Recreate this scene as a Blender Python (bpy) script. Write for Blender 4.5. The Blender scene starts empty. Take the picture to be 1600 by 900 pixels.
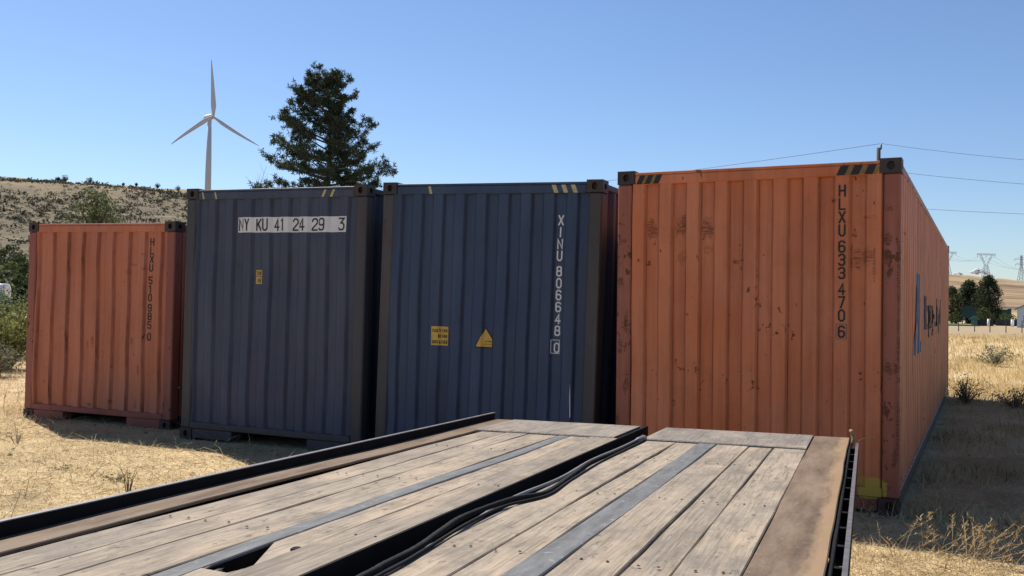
import bpy, bmesh, math, random
import numpy as np
from mathutils import Matrix, Vector, noise
random.seed(7); rng = np.random.default_rng(7)
R = math.radians
sc = bpy.context.scene
COL = sc.collection

# ------------------------------------------------------------------ camera
F_PX, PITCH, ROLL, CAM_H = 1501.4, 0.0126, 0.0209, 1.69      # focal length in pixels of a 1600 wide frame
_cp, _sp, _cr, _sr = math.cos(PITCH), math.sin(PITCH), math.cos(ROLL), math.sin(ROLL)
def _pit(v): return Vector((v[0], v[1]*_cp - v[2]*_sp, v[1]*_sp + v[2]*_cp))
ax_r, ax_u, ax_f = _pit((_cr, 0, _sr)), _pit((-_sr, 0, _cr)), _pit((0, 1, 0))
cam = bpy.data.cameras.new('camera'); cam_o = bpy.data.objects.new('camera', cam); COL.objects.link(cam_o)
cam.sensor_width = 36; cam.lens = F_PX/1600*36; cam.clip_start = .05; cam.clip_end = 30000
M = Matrix((ax_r, ax_u, -ax_f)).transposed().to_4x4(); M.translation = (0, 0, CAM_H)
cam_o.matrix_world = M; sc.camera = cam_o
def at(px, py, Y):
    v = ax_r*((px-800)/F_PX) - ax_u*((py-450)/F_PX) + ax_f
    return Vector((0, 0, CAM_H)) + v*(Y/v.y)

# ------------------------------------------------------------------ sky, sun, exposure
SUN_DIR = Vector((-.562, .736, 1.08)).normalized()            # towards the sun, from the shadows
sun_el = math.asin(SUN_DIR.z); sun_az = math.atan2(SUN_DIR.x, SUN_DIR.y)
w = bpy.data.worlds.new('World'); sc.world = w; w.use_nodes = True
wn = w.node_tree.nodes; bg = wn['Background']
sky = wn.new('ShaderNodeTexSky'); sky.sky_type = 'NISHITA'; sky.sun_disc = False
sky.sun_elevation = sun_el; sky.sun_rotation = sun_az
sky.altitude = 300; sky.air_density = 1.0; sky.dust_density = .25; sky.ozone_density = 2.2
tint = wn.new('ShaderNodeMix'); tint.data_type = 'RGBA'; tint.blend_type = 'MULTIPLY'; tint.inputs[0].default_value = 1; tint.inputs[7].default_value = (.87, .955, 1.11, 1)
w.node_tree.links.new(sky.outputs[0], tint.inputs[6]); w.node_tree.links.new(tint.outputs[2], bg.inputs[0]); bg.inputs[1].default_value = .074
sl = bpy.data.lights.new('sun', 'SUN'); sl.energy = 5.0; sl.angle = R(.53); sl.color = (1, .955, .88)
so = bpy.data.objects.new('sun', sl); COL.objects.link(so)
so.rotation_euler = SUN_DIR.to_track_quat('Z', 'Y').to_euler(); so.location = (-10, 10, 30)
sc.view_settings.view_transform = 'Standard'; sc.view_settings.look = 'None'
sc.view_settings.exposure = 0.6; sc.view_settings.gamma = 1
sc.render.engine = 'CYCLES'

# ------------------------------------------------------------------ object helpers
def tag(o, label=None, cat=None, group=None, kind=None):
    if label: o['label'] = label
    if cat: o['category'] = cat
    if group: o['group'] = group
    if kind: o['kind'] = kind
    return o
def empty(name, mat=None, loc=None):
    o = bpy.data.objects.new(name, None); COL.objects.link(o); o.empty_display_size = .2
    if mat is not None: o.matrix_world = mat
    if loc is not None: o.location = loc
    return o
def link(name, me, mat=None, parent=None):
    o = bpy.data.objects.new(name, me); COL.objects.link(o)
    if mat: me.materials.clear(); me.materials.append(mat)
    if parent: o.parent = parent
    return o
def np_mesh(name, V, Fc, mat=None, parent=None, smooth=False):
    V = np.asarray(V, np.float32).reshape(-1, 3); Fc = np.asarray(Fc, np.int32); k = Fc.shape[1]
    me = bpy.data.meshes.new(name); me.vertices.add(len(V)); me.vertices.foreach_set('co', V.ravel())
    me.loops.add(Fc.size); me.loops.foreach_set('vertex_index', Fc.ravel())
    me.polygons.add(len(Fc)); me.polygons.foreach_set('loop_start', np.arange(0, Fc.size, k, dtype=np.int32))
    if smooth: me.polygons.foreach_set('use_smooth', np.ones(len(Fc), bool))
    me.update(calc_edges=True); me.validate()
    return link(name, me, mat, parent)
class MB:
    def __init__(s): s.v = []; s.f = []
    def add(s, vs, fs):
        b = len(s.v); s.v += [tuple(v) for v in vs]; s.f += [tuple(i+b for i in f) for f in fs]; return s
    def box(s, x0, x1, y0, y1, z0, z1, bev=0):
        if bev <= 0:
            return s.add([(x, y, z) for z in (z0, z1) for y in (y0, y1) for x in (x0, x1)],
                  [(0,2,3,1),(4,5,7,6),(0,1,5,4),(2,6,7,3),(0,4,6,2),(1,3,7,5)])
        bm = bmesh.new(); bmesh.ops.create_cube(bm, size=1)
        for v in bm.verts: v.co = ((x0+x1)/2+v.co.x*(x1-x0), (y0+y1)/2+v.co.y*(y1-y0), (z0+z1)/2+v.co.z*(z1-z0))
        bmesh.ops.bevel(bm, geom=list(bm.edges), offset=bev, segments=1, affect='EDGES', profile=.5)
        bm.verts.index_update()
        s.add([v.co[:] for v in bm.verts], [[v.index for v in f.verts] for f in bm.faces]); bm.free(); return s
    def bar(s, p, q, r, n=6, r2=None):
        p, q = Vector(p), Vector(q); d = (q-p).normalized(); r2 = r if r2 is None else r2
        a = d.orthogonal().normalized(); b = d.cross(a)
        vs = [p+(a*math.cos(t)+b*math.sin(t))*r for t in [6.2832*i/n for i in range(n)]] + [q+(a*math.cos(t)+b*math.sin(t))*r2 for t in [6.2832*i/n for i in range(n)]]
        return s.add(vs, [(i, (i+1) % n, n+(i+1) % n, n+i) for i in range(n)] + [tuple(range(n-1, -1, -1)), tuple(range(n, 2*n))])
    def tube(s, pts, rad, n=8):
        pts = [Vector(p) for p in pts]; m = len(pts); rad = rad if hasattr(rad, '__len__') else [rad]*m
        vs = []; a = None
        for i, p in enumerate(pts):
            d = (pts[min(i+1, m-1)]-pts[max(i-1, 0)]).normalized()
            a = d.orthogonal().normalized() if a is None else (a-d*a.dot(d)).normalized()
            b = d.cross(a)
            vs += [p+(a*math.cos(6.2832*k/n)+b*math.sin(6.2832*k/n))*rad[i] for k in range(n)]
        fs = [(i*n+k, i*n+(k+1) % n, (i+1)*n+(k+1) % n, (i+1)*n+k) for i in range(m-1) for k in range(n)]
        return s.add(vs, fs+[tuple(range(n-1, -1, -1)), tuple(range((m-1)*n, m*n))])
    def build(s, name, mat, parent=None, smooth=False):
        me = bpy.data.meshes.new(name); me.from_pydata(s.v, [], s.f)
        if smooth: me.polygons.foreach_set('use_smooth', np.ones(len(me.polygons), bool))
        me.update(); bm = bmesh.new(); bm.from_mesh(me); bmesh.ops.recalc_face_normals(bm, faces=bm.faces); bm.to_mesh(me); bm.free()
        return link(name, me, mat, parent)
def spline(pts, n=8):
    pts = [Vector(p) for p in pts]; P = [pts[0]]+pts+[pts[-1]]; out = []
    for i in range(1, len(P)-2):
        for k in range(n):
            t = k/n; a, b, c, d = P[i-1], P[i], P[i+1], P[i+2]
            out.append(.5*((2*b)+(c-a)*t+(2*a-5*b+4*c-d)*t*t+(3*b-a-3*c+d)*t**3))
    return out+[pts[-1]]

# ------------------------------------------------------------------ material helpers
class NT:
    def __init__(s, name):
        s.m = bpy.data.materials.new(name); s.m.use_nodes = True; s.t = s.m.node_tree; s.b = s.t.nodes['Principled BSDF']
    def n(s, typ, out=0, props=None, **kw):
        nd = s.t.nodes.new('ShaderNode'+typ)
        for k, v in (props or {}).items(): setattr(nd, k, v)
        for k, v in kw.items(): s.set(nd, int(k[1:]) if k[0] == '_' and k[1:].isdigit() else k.replace('_', ' '), v)
        return nd.outputs[out] if out is not None else nd
    def set(s, nd, k, v):
        i = nd.inputs[k]
        if hasattr(v, 'is_output'): s.t.links.new(v, i)
        else:
            if hasattr(i.default_value, '__len__') and len(i.default_value) == 4 and len(v) == 3: v = (*v, 1)
            i.default_value = v
    def math(s, op, a, b=0, clamp=False): return s.n('Math', props={'operation': op, 'use_clamp': clamp}, _0=a, _1=b)
    def mix(s, f, a, b): return s.n('Mix', 2, props={'data_type': 'RGBA'}, _0=f, _6=a, _7=b)
    def mul(s, f, a, b): return s.n('Mix', 2, props={'data_type': 'RGBA', 'blend_type': 'MULTIPLY'}, _0=f, _6=a, _7=b)
    def map(s, v, scale=(1,1,1), loc=(0,0,0)): return s.n('Mapping', Vector=v, Scale=scale, Location=loc)
    def noise(s, v, scale, detail=3, rough=.55): return s.n('TexNoise', 0, Vector=v, Scale=scale, Detail=detail, Roughness=rough)
    def step(s, v, a, b): return s.n('MapRange', 0, Value=v, _1=a, _2=b)   # clamped 0..1 (may be reversed)
    def obj(s): return s.n('TexCoord', 3)
    def out(s, col, rough=.6, bump=None, bs=.3, bd=.01, metal=0, spec=.4):
        s.set(s.b, 'Base Color', col); s.set(s.b, 'Roughness', rough); s.set(s.b, 'Metallic', metal); s.set(s.b, 'Specular IOR Level', spec)
        if bump is not None: s.set(s.b, 'Normal', s.n('Bump', Height=bump, Strength=bs, Distance=bd))
        return s.m
def plain(name, col, rough=.6, var=.12, scale=6, metal=0, spec=.4):
    t = NT(name); v = t.obj(); nz = t.noise(v, scale, 4)
    return t.out(t.mix(nz, tuple(c*(1-var*2) for c in col), tuple(min(1, c*(1+var*2)) for c in col)), rough, t.noise(v, scale*8, 3), .15, .004, metal, spec)

def container_paint(name, base, fade, seed, rust=.5, feats=(), paint=(), streak=.35, crease=(.42, .34, .34), rustcol=(.045, .02, .013)):
    """weathered ship paint; feats: rust marks (x, z, rx, rz, strength) on the front; paint: sprayed patches (x, z, rx, rz, colour)"""
    t = NT(name); v = t.obj(); v2 = t.map(v, loc=(seed*3.1, seed*1.7, seed*2.3))
    col = t.mix(t.step(t.noise(v2, 1.1, 4), .35, .7), base, fade)
    st = t.noise(t.map(v2, (16, 16, .55)), 1, 5, .65)
    col = t.mix(t.math('MULTIPLY', t.step(st, .45, .8), streak), col, tuple(c*.42 for c in base))
    st2 = t.noise(t.map(v2, (38, 38, 1.4)), 1, 3, .6)
    col = t.mix(t.math('MULTIPLY', t.step(st2, .55, .75), .28), col, tuple(min(1, c*1.18+.02) for c in fade))
    pat = t.noise(t.map(v2, (2.4, 2.4, .5)), 1, 4, .6); col = t.mul(t.math('MULTIPLY', t.step(pat, .46, .66), .5), col, (.74, .70, .70)); col = t.mix(t.math('MULTIPLY', t.step(pat, .46, .3), .35), col, tuple(min(1, c*1.2+.015) for c in fade))
    scr = t.math('MULTIPLY', t.step(t.noise(t.map(v2, (5, 5, 90)), 1, 4, .7), .66, .72), t.step(t.noise(v2, 2.2, 3), .52, .64)); col = t.mix(t.math('MULTIPLY', scr, .55), col, tuple(c*.45+.02 for c in base))
    blot = t.noise(v2, 5, 6, .7)
    col = t.mul(t.math('MULTIPLY', t.step(blot, .5, .75), .35), col, (.62, .58, .55))
    # rust freckles in loose clusters
    cl = t.step(t.noise(v2, 1.7, 2), .42, .7)
    sp = t.noise(t.map(v2, (1, 1, .7)), 19, 6, .62)
    rs = t.step(t.math('ADD', sp, t.math('MULTIPLY', cl, .16*rust)), .735, .765)
    # bends darkened: slope shade painted into the colour, plus dirt and rust
    wr = t.n('Attribute', 2, props={'attribute_name': 'wear_shade'}); wl = t.noise(t.map(v2, (9, 9, 1.6)), 1, 5, .7)
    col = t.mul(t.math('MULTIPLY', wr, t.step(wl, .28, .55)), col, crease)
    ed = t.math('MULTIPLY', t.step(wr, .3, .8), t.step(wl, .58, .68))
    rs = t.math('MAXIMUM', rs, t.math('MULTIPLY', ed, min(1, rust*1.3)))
    if feats:
        sx = t.n('SeparateXYZ', None, Vector=v)
        wob = t.noise(t.map(v, (1, 1, .8)), 16, 6, .75); brk = t.noise(t.map(v, (14, 14, 75)), 1, 5, .75)
        for (fx, fz, rx, rz, k) in feats:
            dx = t.math('ABSOLUTE', t.math('DIVIDE', t.math('SUBTRACT', sx.outputs[0], fx), rx)); dz = t.math('ABSOLUTE', t.math('DIVIDE', t.math('SUBTRACT', sx.outputs[2], fz), rz))
            dd = t.math('SQRT', t.math('ADD', t.math('MULTIPLY', dx, dx), t.math('MULTIPLY', dz, dz)))
            mk = t.step(t.math('ADD', dd, t.math('MULTIPLY', t.math('SUBTRACT', wob, .5), 3.2)), 1.15, .75)
            mk = t.math('MULTIPLY', mk, t.step(brk, .40, .56)); mk = t.math('MULTIPLY', mk, t.step(sx.outputs[1], .3, .2))
            rs = t.math('MAXIMUM', rs, t.math('MULTIPLY', mk, k))
    rc = t.mix(t.noise(v2, 30, 3), rustcol, (.13, .05, .025))
    col = t.mix(t.math('MULTIPLY', rs, .88), col, rc)
    for (fx, fz, rx, rz, c) in paint:
        sx = t.n('SeparateXYZ', None, Vector=v)
        dx = t.math('POWER', t.math('ABSOLUTE', t.math('DIVIDE', t.math('SUBTRACT', sx.outputs[0], fx), rx)), 4); dz = t.math('POWER', t.math('ABSOLUTE', t.math('DIVIDE', t.math('SUBTRACT', sx.outputs[2], fz), rz)), 4)
        mk = t.step(t.math('ADD', t.math('ADD', dx, dz), t.math('MULTIPLY', t.math('SUBTRACT', t.noise(v, 14, 5, .7), .5), 3.4)), 1.15, .7)
        mk = t.math('MULTIPLY', mk, t.step(sx.outputs[1], .3, .2))
        col = t.mix(t.math('MULTIPLY', mk, .95), col, c)
    bump = t.math('ADD', t.math('MULTIPLY', t.noise(v2, 3.5, 3), 1.0), t.math('MULTIPLY', rs, -.06))
    rough = t.math('ADD', .5, t.math('MULTIPLY', rs, .35))
    return t.out(col, rough, bump, .25, .02, spec=.35)

# ------------------------------------------------------------------ ground and terrain
def smooth(a, b, x): t = np.clip((x-a)/(b-a), 0, 1); return t*t*(3-2*t)
_pn = rng.uniform(0, 6.28, (12, 3))
def wav(x, y, L):
    return sum(np.sin(x*math.cos(_pn[i,0])*6.28/L*(.6+.13*i)+y*math.sin(_pn[i,0])*6.28/L*(.6+.13*i)+_pn[i,1]) for i in range(7))/7
def height(x, y):
    x = np.asarray(x, float); y = np.asarray(y, float); r = np.hypot(x, y); th = np.degrees(np.arctan2(x, y))
    hl = np.interp(th, [-180, -110, -60, -40, -28, -18.8, -8, 3, 12], [0, .02, .10, .125, .1215, .112, .085, .03, 0])
    yl = r*np.cos(np.radians(np.clip(th, -60, 60)))
    zl = hl*smooth(50, 225, r)*np.where(r < 240, 1, np.clip(1-.22*smooth(240, 800, r), 0, 1))*np.minimum(yl, 1100)
    hr = np.interp(th, [3, 12, 20, 24.5, 28.1, 40, 60, 110], [0, .03, .037, .0372, .0307, .028, .02, 0])
    zr = hr*smooth(230, 1500, r)*np.minimum(yl, 1700)
    rough = wav(x, y, 60)*np.clip((r-45)/400, 0, 1)*3.0*np.clip(zl/15+zr/30, 0, 1)+wav(x, y, 9)*.05*np.clip((r-14)/20, 0, 1)
    return zl+zr+rough+wav(x+3, y, 3.1)*.012*(r < 30)
rad = np.concatenate([[0], np.geomspace(1.2, 40, 46), np.geomspace(43, 1800, 80), np.geomspace(2000, 14000, 10)])
ang = np.concatenate([np.arange(-180, -60, 6), np.arange(-60, 60, .75), np.arange(60, 180, 6)])
na = len(ang); V = [(0, 0, 0)]; Fc = []
rr, aa = np.meshgrid(rad[1:], np.radians(ang), indexing='ij')
X, Y = rr*np.sin(aa), rr*np.cos(aa); Z = height(X, Y)
Vt = np.concatenate([[[0, 0, 0]], np.stack([X, Y, Z], -1).reshape(-1, 3)])
i, j = np.meshgrid(np.arange(len(rad)-2), np.arange(na), indexing='ij'); j2 = (j+1) % na
Fq = np.stack([1+i*na+j, 1+i*na+j2, 1+(i+1)*na+j2, 1+(i+1)*na+j], -1).reshape(-1, 4)[:, ::-1]
fan = [(0, 1+(k+1) % na, 1+k, 0) for k in range(na)]
def ground_material():
    t = NT('dry_grass_ground'); v = t.n('NewGeometry', 'Position'); sx = t.n('SeparateXYZ', None, Vector=v)
    a = t.noise(v, .35, 5, .6); b = t.noise(v, 3.2, 6, .7); c = t.noise(v, 28, 4, .7)
    col = t.mix(t.step(b, .3, .72), (.36, .26, .14), (.62, .475, .27))
    col = t.mix(t.math('MULTIPLY', t.step(c, .45, .7), .55), col, (.72, .58, .36))
    col = t.mix(t.math('MULTIPLY', t.step(t.noise(v, 11, 5, .7), .58, .72), .6), col, (.17, .125, .075))
    col = t.mix(t.math('MULTIPLY', t.step(a, .5, .75), .4), col, (.27, .225, .11)); col = t.mix(t.math('MULTIPLY', t.step(t.noise(v, 1.1, 5, .65), .54, .68), .5), col, (.23, .165, .10))
    mow = t.math('MULTIPLY', t.math('MULTIPLY', t.step(sx.outputs[1], 52, 66), t.step(sx.outputs[1], 125, 112)), t.step(sx.outputs[0], 8, 16)); col = t.mix(t.math('MULTIPLY', mow, .75), col, t.mix(t.noise(v, .4, 5, .7), (.20, .15, .095), (.34, .26, .165)))
    # dry hills, colours darkened as backlit: pale bunch grass, grey brown scree, faint trails
    h1 = t.noise(v, .045, 6, .65); h2 = t.noise(v, .35, 5, .7)
    hc = t.mix(t.step(h1, .35, .68), (.20, .148, .085), (.125, .10, .064)); hc = t.mix(t.math('MULTIPLY', t.step(h2, .40, .58), .8), hc, (.09, .08, .05)); hc = t.mix(t.math('MULTIPLY', t.step(t.noise(v, 1.3, 4, .7), .45, .6), .5), hc, (.16, .12, .072))
    up = t.step(sx.outputs[2], 19, 26); hc = t.mix(t.math('MULTIPLY', t.math('MULTIPLY', up, t.step(t.noise(v, .12, 5, .7), .4, .58)), .75), hc, (.33, .23, .115))
    lv = t.math('ADD', sx.outputs[2], t.math('MULTIPLY', t.noise(v, .02, 2), 3))
    for zz in (10.5, 16.2): hc = t.mix(t.math('MULTIPLY', t.step(t.math('ABSOLUTE', t.math('SUBTRACT', lv, zz)), .22, .08), .6), hc, (.26, .205, .14))
    col = t.mix(t.step(sx.outputs[2], 1.0, 3.5), col, hc)
    # far fields
    far = t.step(t.n('Math', props={'operation': 'ABSOLUTE'}, _0=sx.outputs[1]), 260, 420); right = t.step(sx.outputs[0], 40, 140)
    fc = t.mix(t.step(t.noise(t.map(v, (.0022, .011, .0022)), 1, 6, .65), .42, .58), (.33, .235, .13), (.13, .088, .056))
    col = t.mix(t.math('MULTIPLY', far, right), col, fc)
    bump = t.math('ADD', t.math('MULTIPLY', b, .5), t.math('MULTIPLY', c, .5))
    return t.out(col, .95, bump, .7, .03, spec=.1)
g_mat = ground_material()
me = bpy.data.meshes.new('ground'); me.from_pydata(Vt.tolist(), [], [f[:3] for f in fan]+Fq.tolist()); me.polygons.foreach_set('use_smooth', np.ones(len(me.polygons), bool)); me.update()
tag(link('ground', me, g_mat), 'dry straw coloured ground rising to brown hills', kind='structure')

# ------------------------------------------------------------------ stroke lettering
def oct_(x0, y0, x1, y1, c=.3):
    dx, dy = (x1-x0)*c, (y1-y0)*c*.62
    return [(x0+dx, y0), (x1-dx, y0), (x1, y0+dy), (x1, y1-dy), (x1-dx, y1), (x0+dx, y1), (x0, y1-dy), (x0, y0+dy), (x0+dx, y0)]
G = {'H': [[(0,0),(0,1)],[(1,0),(1,1)],[(0,.5),(1,.5)]], 'L': [[(0,1),(0,0),(1,0)]], 'X': [[(0,0),(1,1)],[(0,1),(1,0)]],
 'U': [[(0,1),(0,.2),(.28,0),(.72,0),(1,.2),(1,1)]], 'N': [[(0,0),(0,1),(1,0),(1,1)]], 'Y': [[(0,1),(.5,.48),(1,1)],[(.5,.48),(.5,0)]],
 'K': [[(0,0),(0,1)],[(1,1),(0,.4)],[(.32,.58),(1,0)]], 'I': [[(.5,0),(.5,1)]], '0': [oct_(0,0,1,1)], 'O': [oct_(0,0,1,1)], '1': [[(.2,.84),(.55,1),(.55,0)]],
 '2': [[(0,.78),(0,.86),(.28,1),(.72,1),(1,.86),(1,.62),(0,.12),(0,0),(1,0)]], '3': [[(0,.86),(.25,1),(.75,1),(1,.86),(1,.64),(.75,.52),(.35,.52)],[(.75,.52),(1,.38),(1,.14),(.75,0),(.25,0),(0,.14)]],
 '3f': [[(0,1),(1,1),(.4,.6),(.75,.58),(1,.42),(1,.16),(.75,0),(.25,0),(0,.14)]],
 '4': [[(.72,0),(.72,1),(0,.28),(1,.28)]], '5': [[(1,1),(0,1),(0,.55),(.75,.55),(1,.4),(1,.14),(.75,0),(.25,0),(0,.14)]],
 '6': [[(1,.86),(.75,1),(.25,1),(0,.86),(0,.14),(.25,0),(.75,0),(1,.14),(1,.42),(.75,.56),(.25,.56),(0,.44)]], '7': [[(0,1),(1,1),(.35,0)]],
 '8': [oct_(.05,.53,.95,1,.28), oct_(0,0,1,.53,.28)], '9': [[(0,.14),(.25,0),(.75,0),(1,.14),(1,.86),(.75,1),(.25,1),(0,.86),(0,.56),(.25,.44),(.75,.44),(1,.56)]],
 'C': [[(1,.84),(.72,1),(.28,1),(0,.84),(0,.16),(.28,0),(.72,0),(1,.16)]], 'A': [[(0,0),(.5,1),(1,0)],[(.2,.35),(.8,.35)]], 'T': [[(.5,0),(.5,1)],[(0,1),(1,1)]],
 'G': [[(1,.84),(.72,1),(.28,1),(0,.84),(0,.16),(.28,0),(1,0),(1,.45),(.55,.45)]], 'E': [[(1,0),(0,0),(0,1),(1,1)],[(0,.5),(.8,.5)]], 'R': [[(0,0),(0,1),(.75,1),(1,.86),(1,.6),(.75,.48),(0,.48)],[(.5,.48),(1,0)]],
 'D': [[(0,0),(0,1),(.7,1),(1,.82),(1,.18),(.7,0),(0,0)]], 'V': [[(0,1),(.5,0),(1,1)]], 'M': [[(0,0),(0,1),(.5,.4),(1,1),(1,0)]],
 'a': [oct_(0,0,.9,.68),[(1,0),(1,.68)]], 'p': [oct_(.1,0,1,.68),[(0,-.32),(0,.68)]], 'g': [oct_(0,0,.9,.68),[(1,.68),(1,-.18),(.75,-.32),(.1,-.32)]], '-': [[(.1,.34),(.9,.34)]],
 'l': [[(.5,0),(.5,1)]], 'o': [oct_(0,0,1,.68)], 'y': [[(0,.68),(.5,.02)],[(1,.68),(.3,-.32)]], 'd': [oct_(0,0,.9,.68),[(1,0),(1,1)]], '.': [[(.4,0),(.6,0)]]}
def stroke_quads(pl, t):
    """ribbon of half width t along a polyline, mitred"""
    P = [Vector(p) for p in pl]; closed = (P[0]-P[-1]).length < 1e-6; n = len(P); Lf, Rt = [], []
    for i, p in enumerate(P):
        pa = P[i-1] if i else (P[-2] if closed else None); pb = P[i+1] if i < n-1 else (P[1] if closed else None)
        d1 = (p-pa).normalized() if pa is not None else None; d2 = (pb-p).normalized() if pb is not None else None
        d1 = d1 or d2; d2 = d2 or d1
        nrm = Vector((-(d1.y+d2.y), d1.x+d2.x)); nrm = nrm.normalized() if nrm.length > 1e-6 else Vector((-d1.y, d1.x))
        k = min(2.2, 1/max(.2, nrm.dot(Vector((-d1.y, d1.x)))))
        e = Vector((0, 0))
        if not closed and i == 0: e = -d2*t*.9
        if not closed and i == n-1: e = d1*t*.9
        Lf.append(p+nrm*t*k+e); Rt.append(p-nrm*t*k+e)
    return [[Lf[i], Rt[i], Rt[i+1], Lf[i+1]] for i in range(n-1)]
def glyph(ch, x, z, wd, ht, t):
    """(polygon, layer) list; x, z = lower left corner"""
    out = []
    for k, pl in enumerate(G[ch]):
        out += [(q, k) for q in stroke_quads([(x+t+a*(wd-2*t), z+t+b*(ht-2*t)) for a, b in pl], t)]
    return out
def clipx(poly, lo, hi):
    for s, lim in ((1, lo), (-1, hi)):
        o = []
        for i in range(len(poly)):
            a, b = poly[i-1], poly[i]; da, db = s*(a[0]-lim), s*(b[0]-lim)
            if da >= 0: o.append(a)
            if (da >= 0) != (db >= 0): t = da/(da-db); o.append((a[0]+(b[0]-a[0])*t, a[1]+(b[1]-a[1])*t))
        poly = o
        if len(poly) < 3: return []
    return poly
def fold(polys, brk, put):
    """cut flat polygons at the bends of a corrugated sheet and lay them on it"""
    mb = MB()
    for poly, lay in polys:
        poly = [(p[0], p[1]) for p in poly]; xs = [p[0] for p in poly]
        for lo, hi in zip(brk[:-1], brk[1:]):
            if hi <= min(xs) or lo >= max(xs): continue
            q = clipx(poly, lo, hi)
            if len(q) >= 3: mb.add([put(a, b, .0035+.0007*lay) for a, b in q], [tuple(range(len(q)))])
    return mb

# ------------------------------------------------------------------ shipping containers
W, POST, CAST = 2.438, .135, .165
def trapezoid(lo, hi, period, f1, sl, d0, depth):
    n = max(1, round((hi-lo)/period)); per = (hi-lo)/n; k = per/period; bx, by = [], []
    for i in range(n):
        a = lo+i*per
        for x, y in ((0, 0), (f1*k/2, 0), (f1*k/2+sl*k, depth), (per-f1*k/2-sl*k, depth), (per-f1*k/2, 0)): bx.append(a+x); by.append(d0+y)
    bx.append(hi); by.append(d0); return np.array(bx), np.array(by)
def corrugated(lo, hi, phase, per, d0, depth, out_w=.112, sl=.016, lw=(1, .45)):
    """outer flat starts just right of phase + k*per; returns bend positions, depths and weights for wear and painted shade"""
    bx, by, wear_shade = [lo], [None], [0]
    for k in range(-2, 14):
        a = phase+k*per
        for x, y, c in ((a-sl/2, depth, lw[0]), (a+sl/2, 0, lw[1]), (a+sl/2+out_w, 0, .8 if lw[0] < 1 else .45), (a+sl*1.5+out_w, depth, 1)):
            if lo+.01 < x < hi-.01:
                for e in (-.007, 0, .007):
                    bx.append(x+e); by.append(None); wear_shade.append(c if e == 0 or (lw[0] < 1 and c > .5 and (e > 0) == (c < 1)) else 0)
    bx.append(hi); by.append(None); wear_shade.append(0)
    kx, ky = [], []
    for k in range(-2, 14):
        a = phase+k*per; kx += [a-sl/2, a+sl/2, a+sl/2+out_w, a+sl*1.5+out_w]; ky += [depth, 0, 0, depth]
    o = np.argsort(bx, kind='stable'); bx = np.array(bx)[o]; wear_shade = np.array(wear_shade)[o]
    return bx, d0+np.interp(bx, kx, ky), wear_shade
def casting(x, y, z, sx, sy):
    """corner casting box with oval holes through its outer faces"""
    mb = MB(); w_, d_, h_ = CAST, .178, .122; x0, x1 = (x, x+w_) if sx > 0 else (x-w_, x); y0, y1 = (y, y+d_) if sy > 0 else (y-d_, y)
    def holed(o, u, v, a, b, nrm, ra, rb):
        o, u, v, nrm = Vector(o), Vector(u), Vector(v), Vector(nrm); c = o+u*a/2+v*b/2
        P = [o, o+u*a, o+u*a+v*b, o+v*b]; ring = [c+u*ra*math.cos(6.2832*(k+.5)/8)*1.05+v*rb*math.sin(6.2832*(k+.5)/8)*1.05 for k in range(8)]; inn = [q-nrm*.045 for q in ring]
        mb.add(P+ring+inn, [(0,1,4+6,4+5),(1,4+7,4+6),(1,2,4+0,4+7),(2,4+1,4+0),(2,3,4+2,4+1),(3,4+3,4+2),(3,0,4+4,4+3),(0,4+5,4+4)]+[(4+k,4+(k+1)%8,12+(k+1)%8,12+k) for k in range(8)]+[tuple(range(12,20))])
    yf, yb = (y0, y1) if sy > 0 else (y1, y0); xo, xi = (x0, x1) if sx > 0 else (x1, x0)
    holed((x0, yf, z), (1,0,0), (0,0,1), w_, h_, (0, -sy, 0), .03, .036)
    holed((xo, y0, z), (0,1,0), (0,0,1), d_, h_, (-sx, 0, 0), .036, .03)
    mb.add([(x0,yb,z),(x1,yb,z),(x1,yb,z+h_),(x0,yb,z+h_)], [(0,1,2,3)]); mb.add([(xi,y0,z),(xi,y1,z),(xi,y1,z+h_),(xi,y0,z+h_)], [(0,1,2,3)])
    mb.add([(x0,y0,z),(x1,y0,z),(x1,y1,z),(x0,y1,z)], [(0,1,2,3)]); mb.add([(x0,y0,z+h_),(x1,y0,z+h_),(x1,y1,z+h_),(x0,y1,z+h_)], [(0,1,2,3)])
    return mb
dark_under = plain('underside_steel', (.02, .018, .016), .9)
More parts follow.
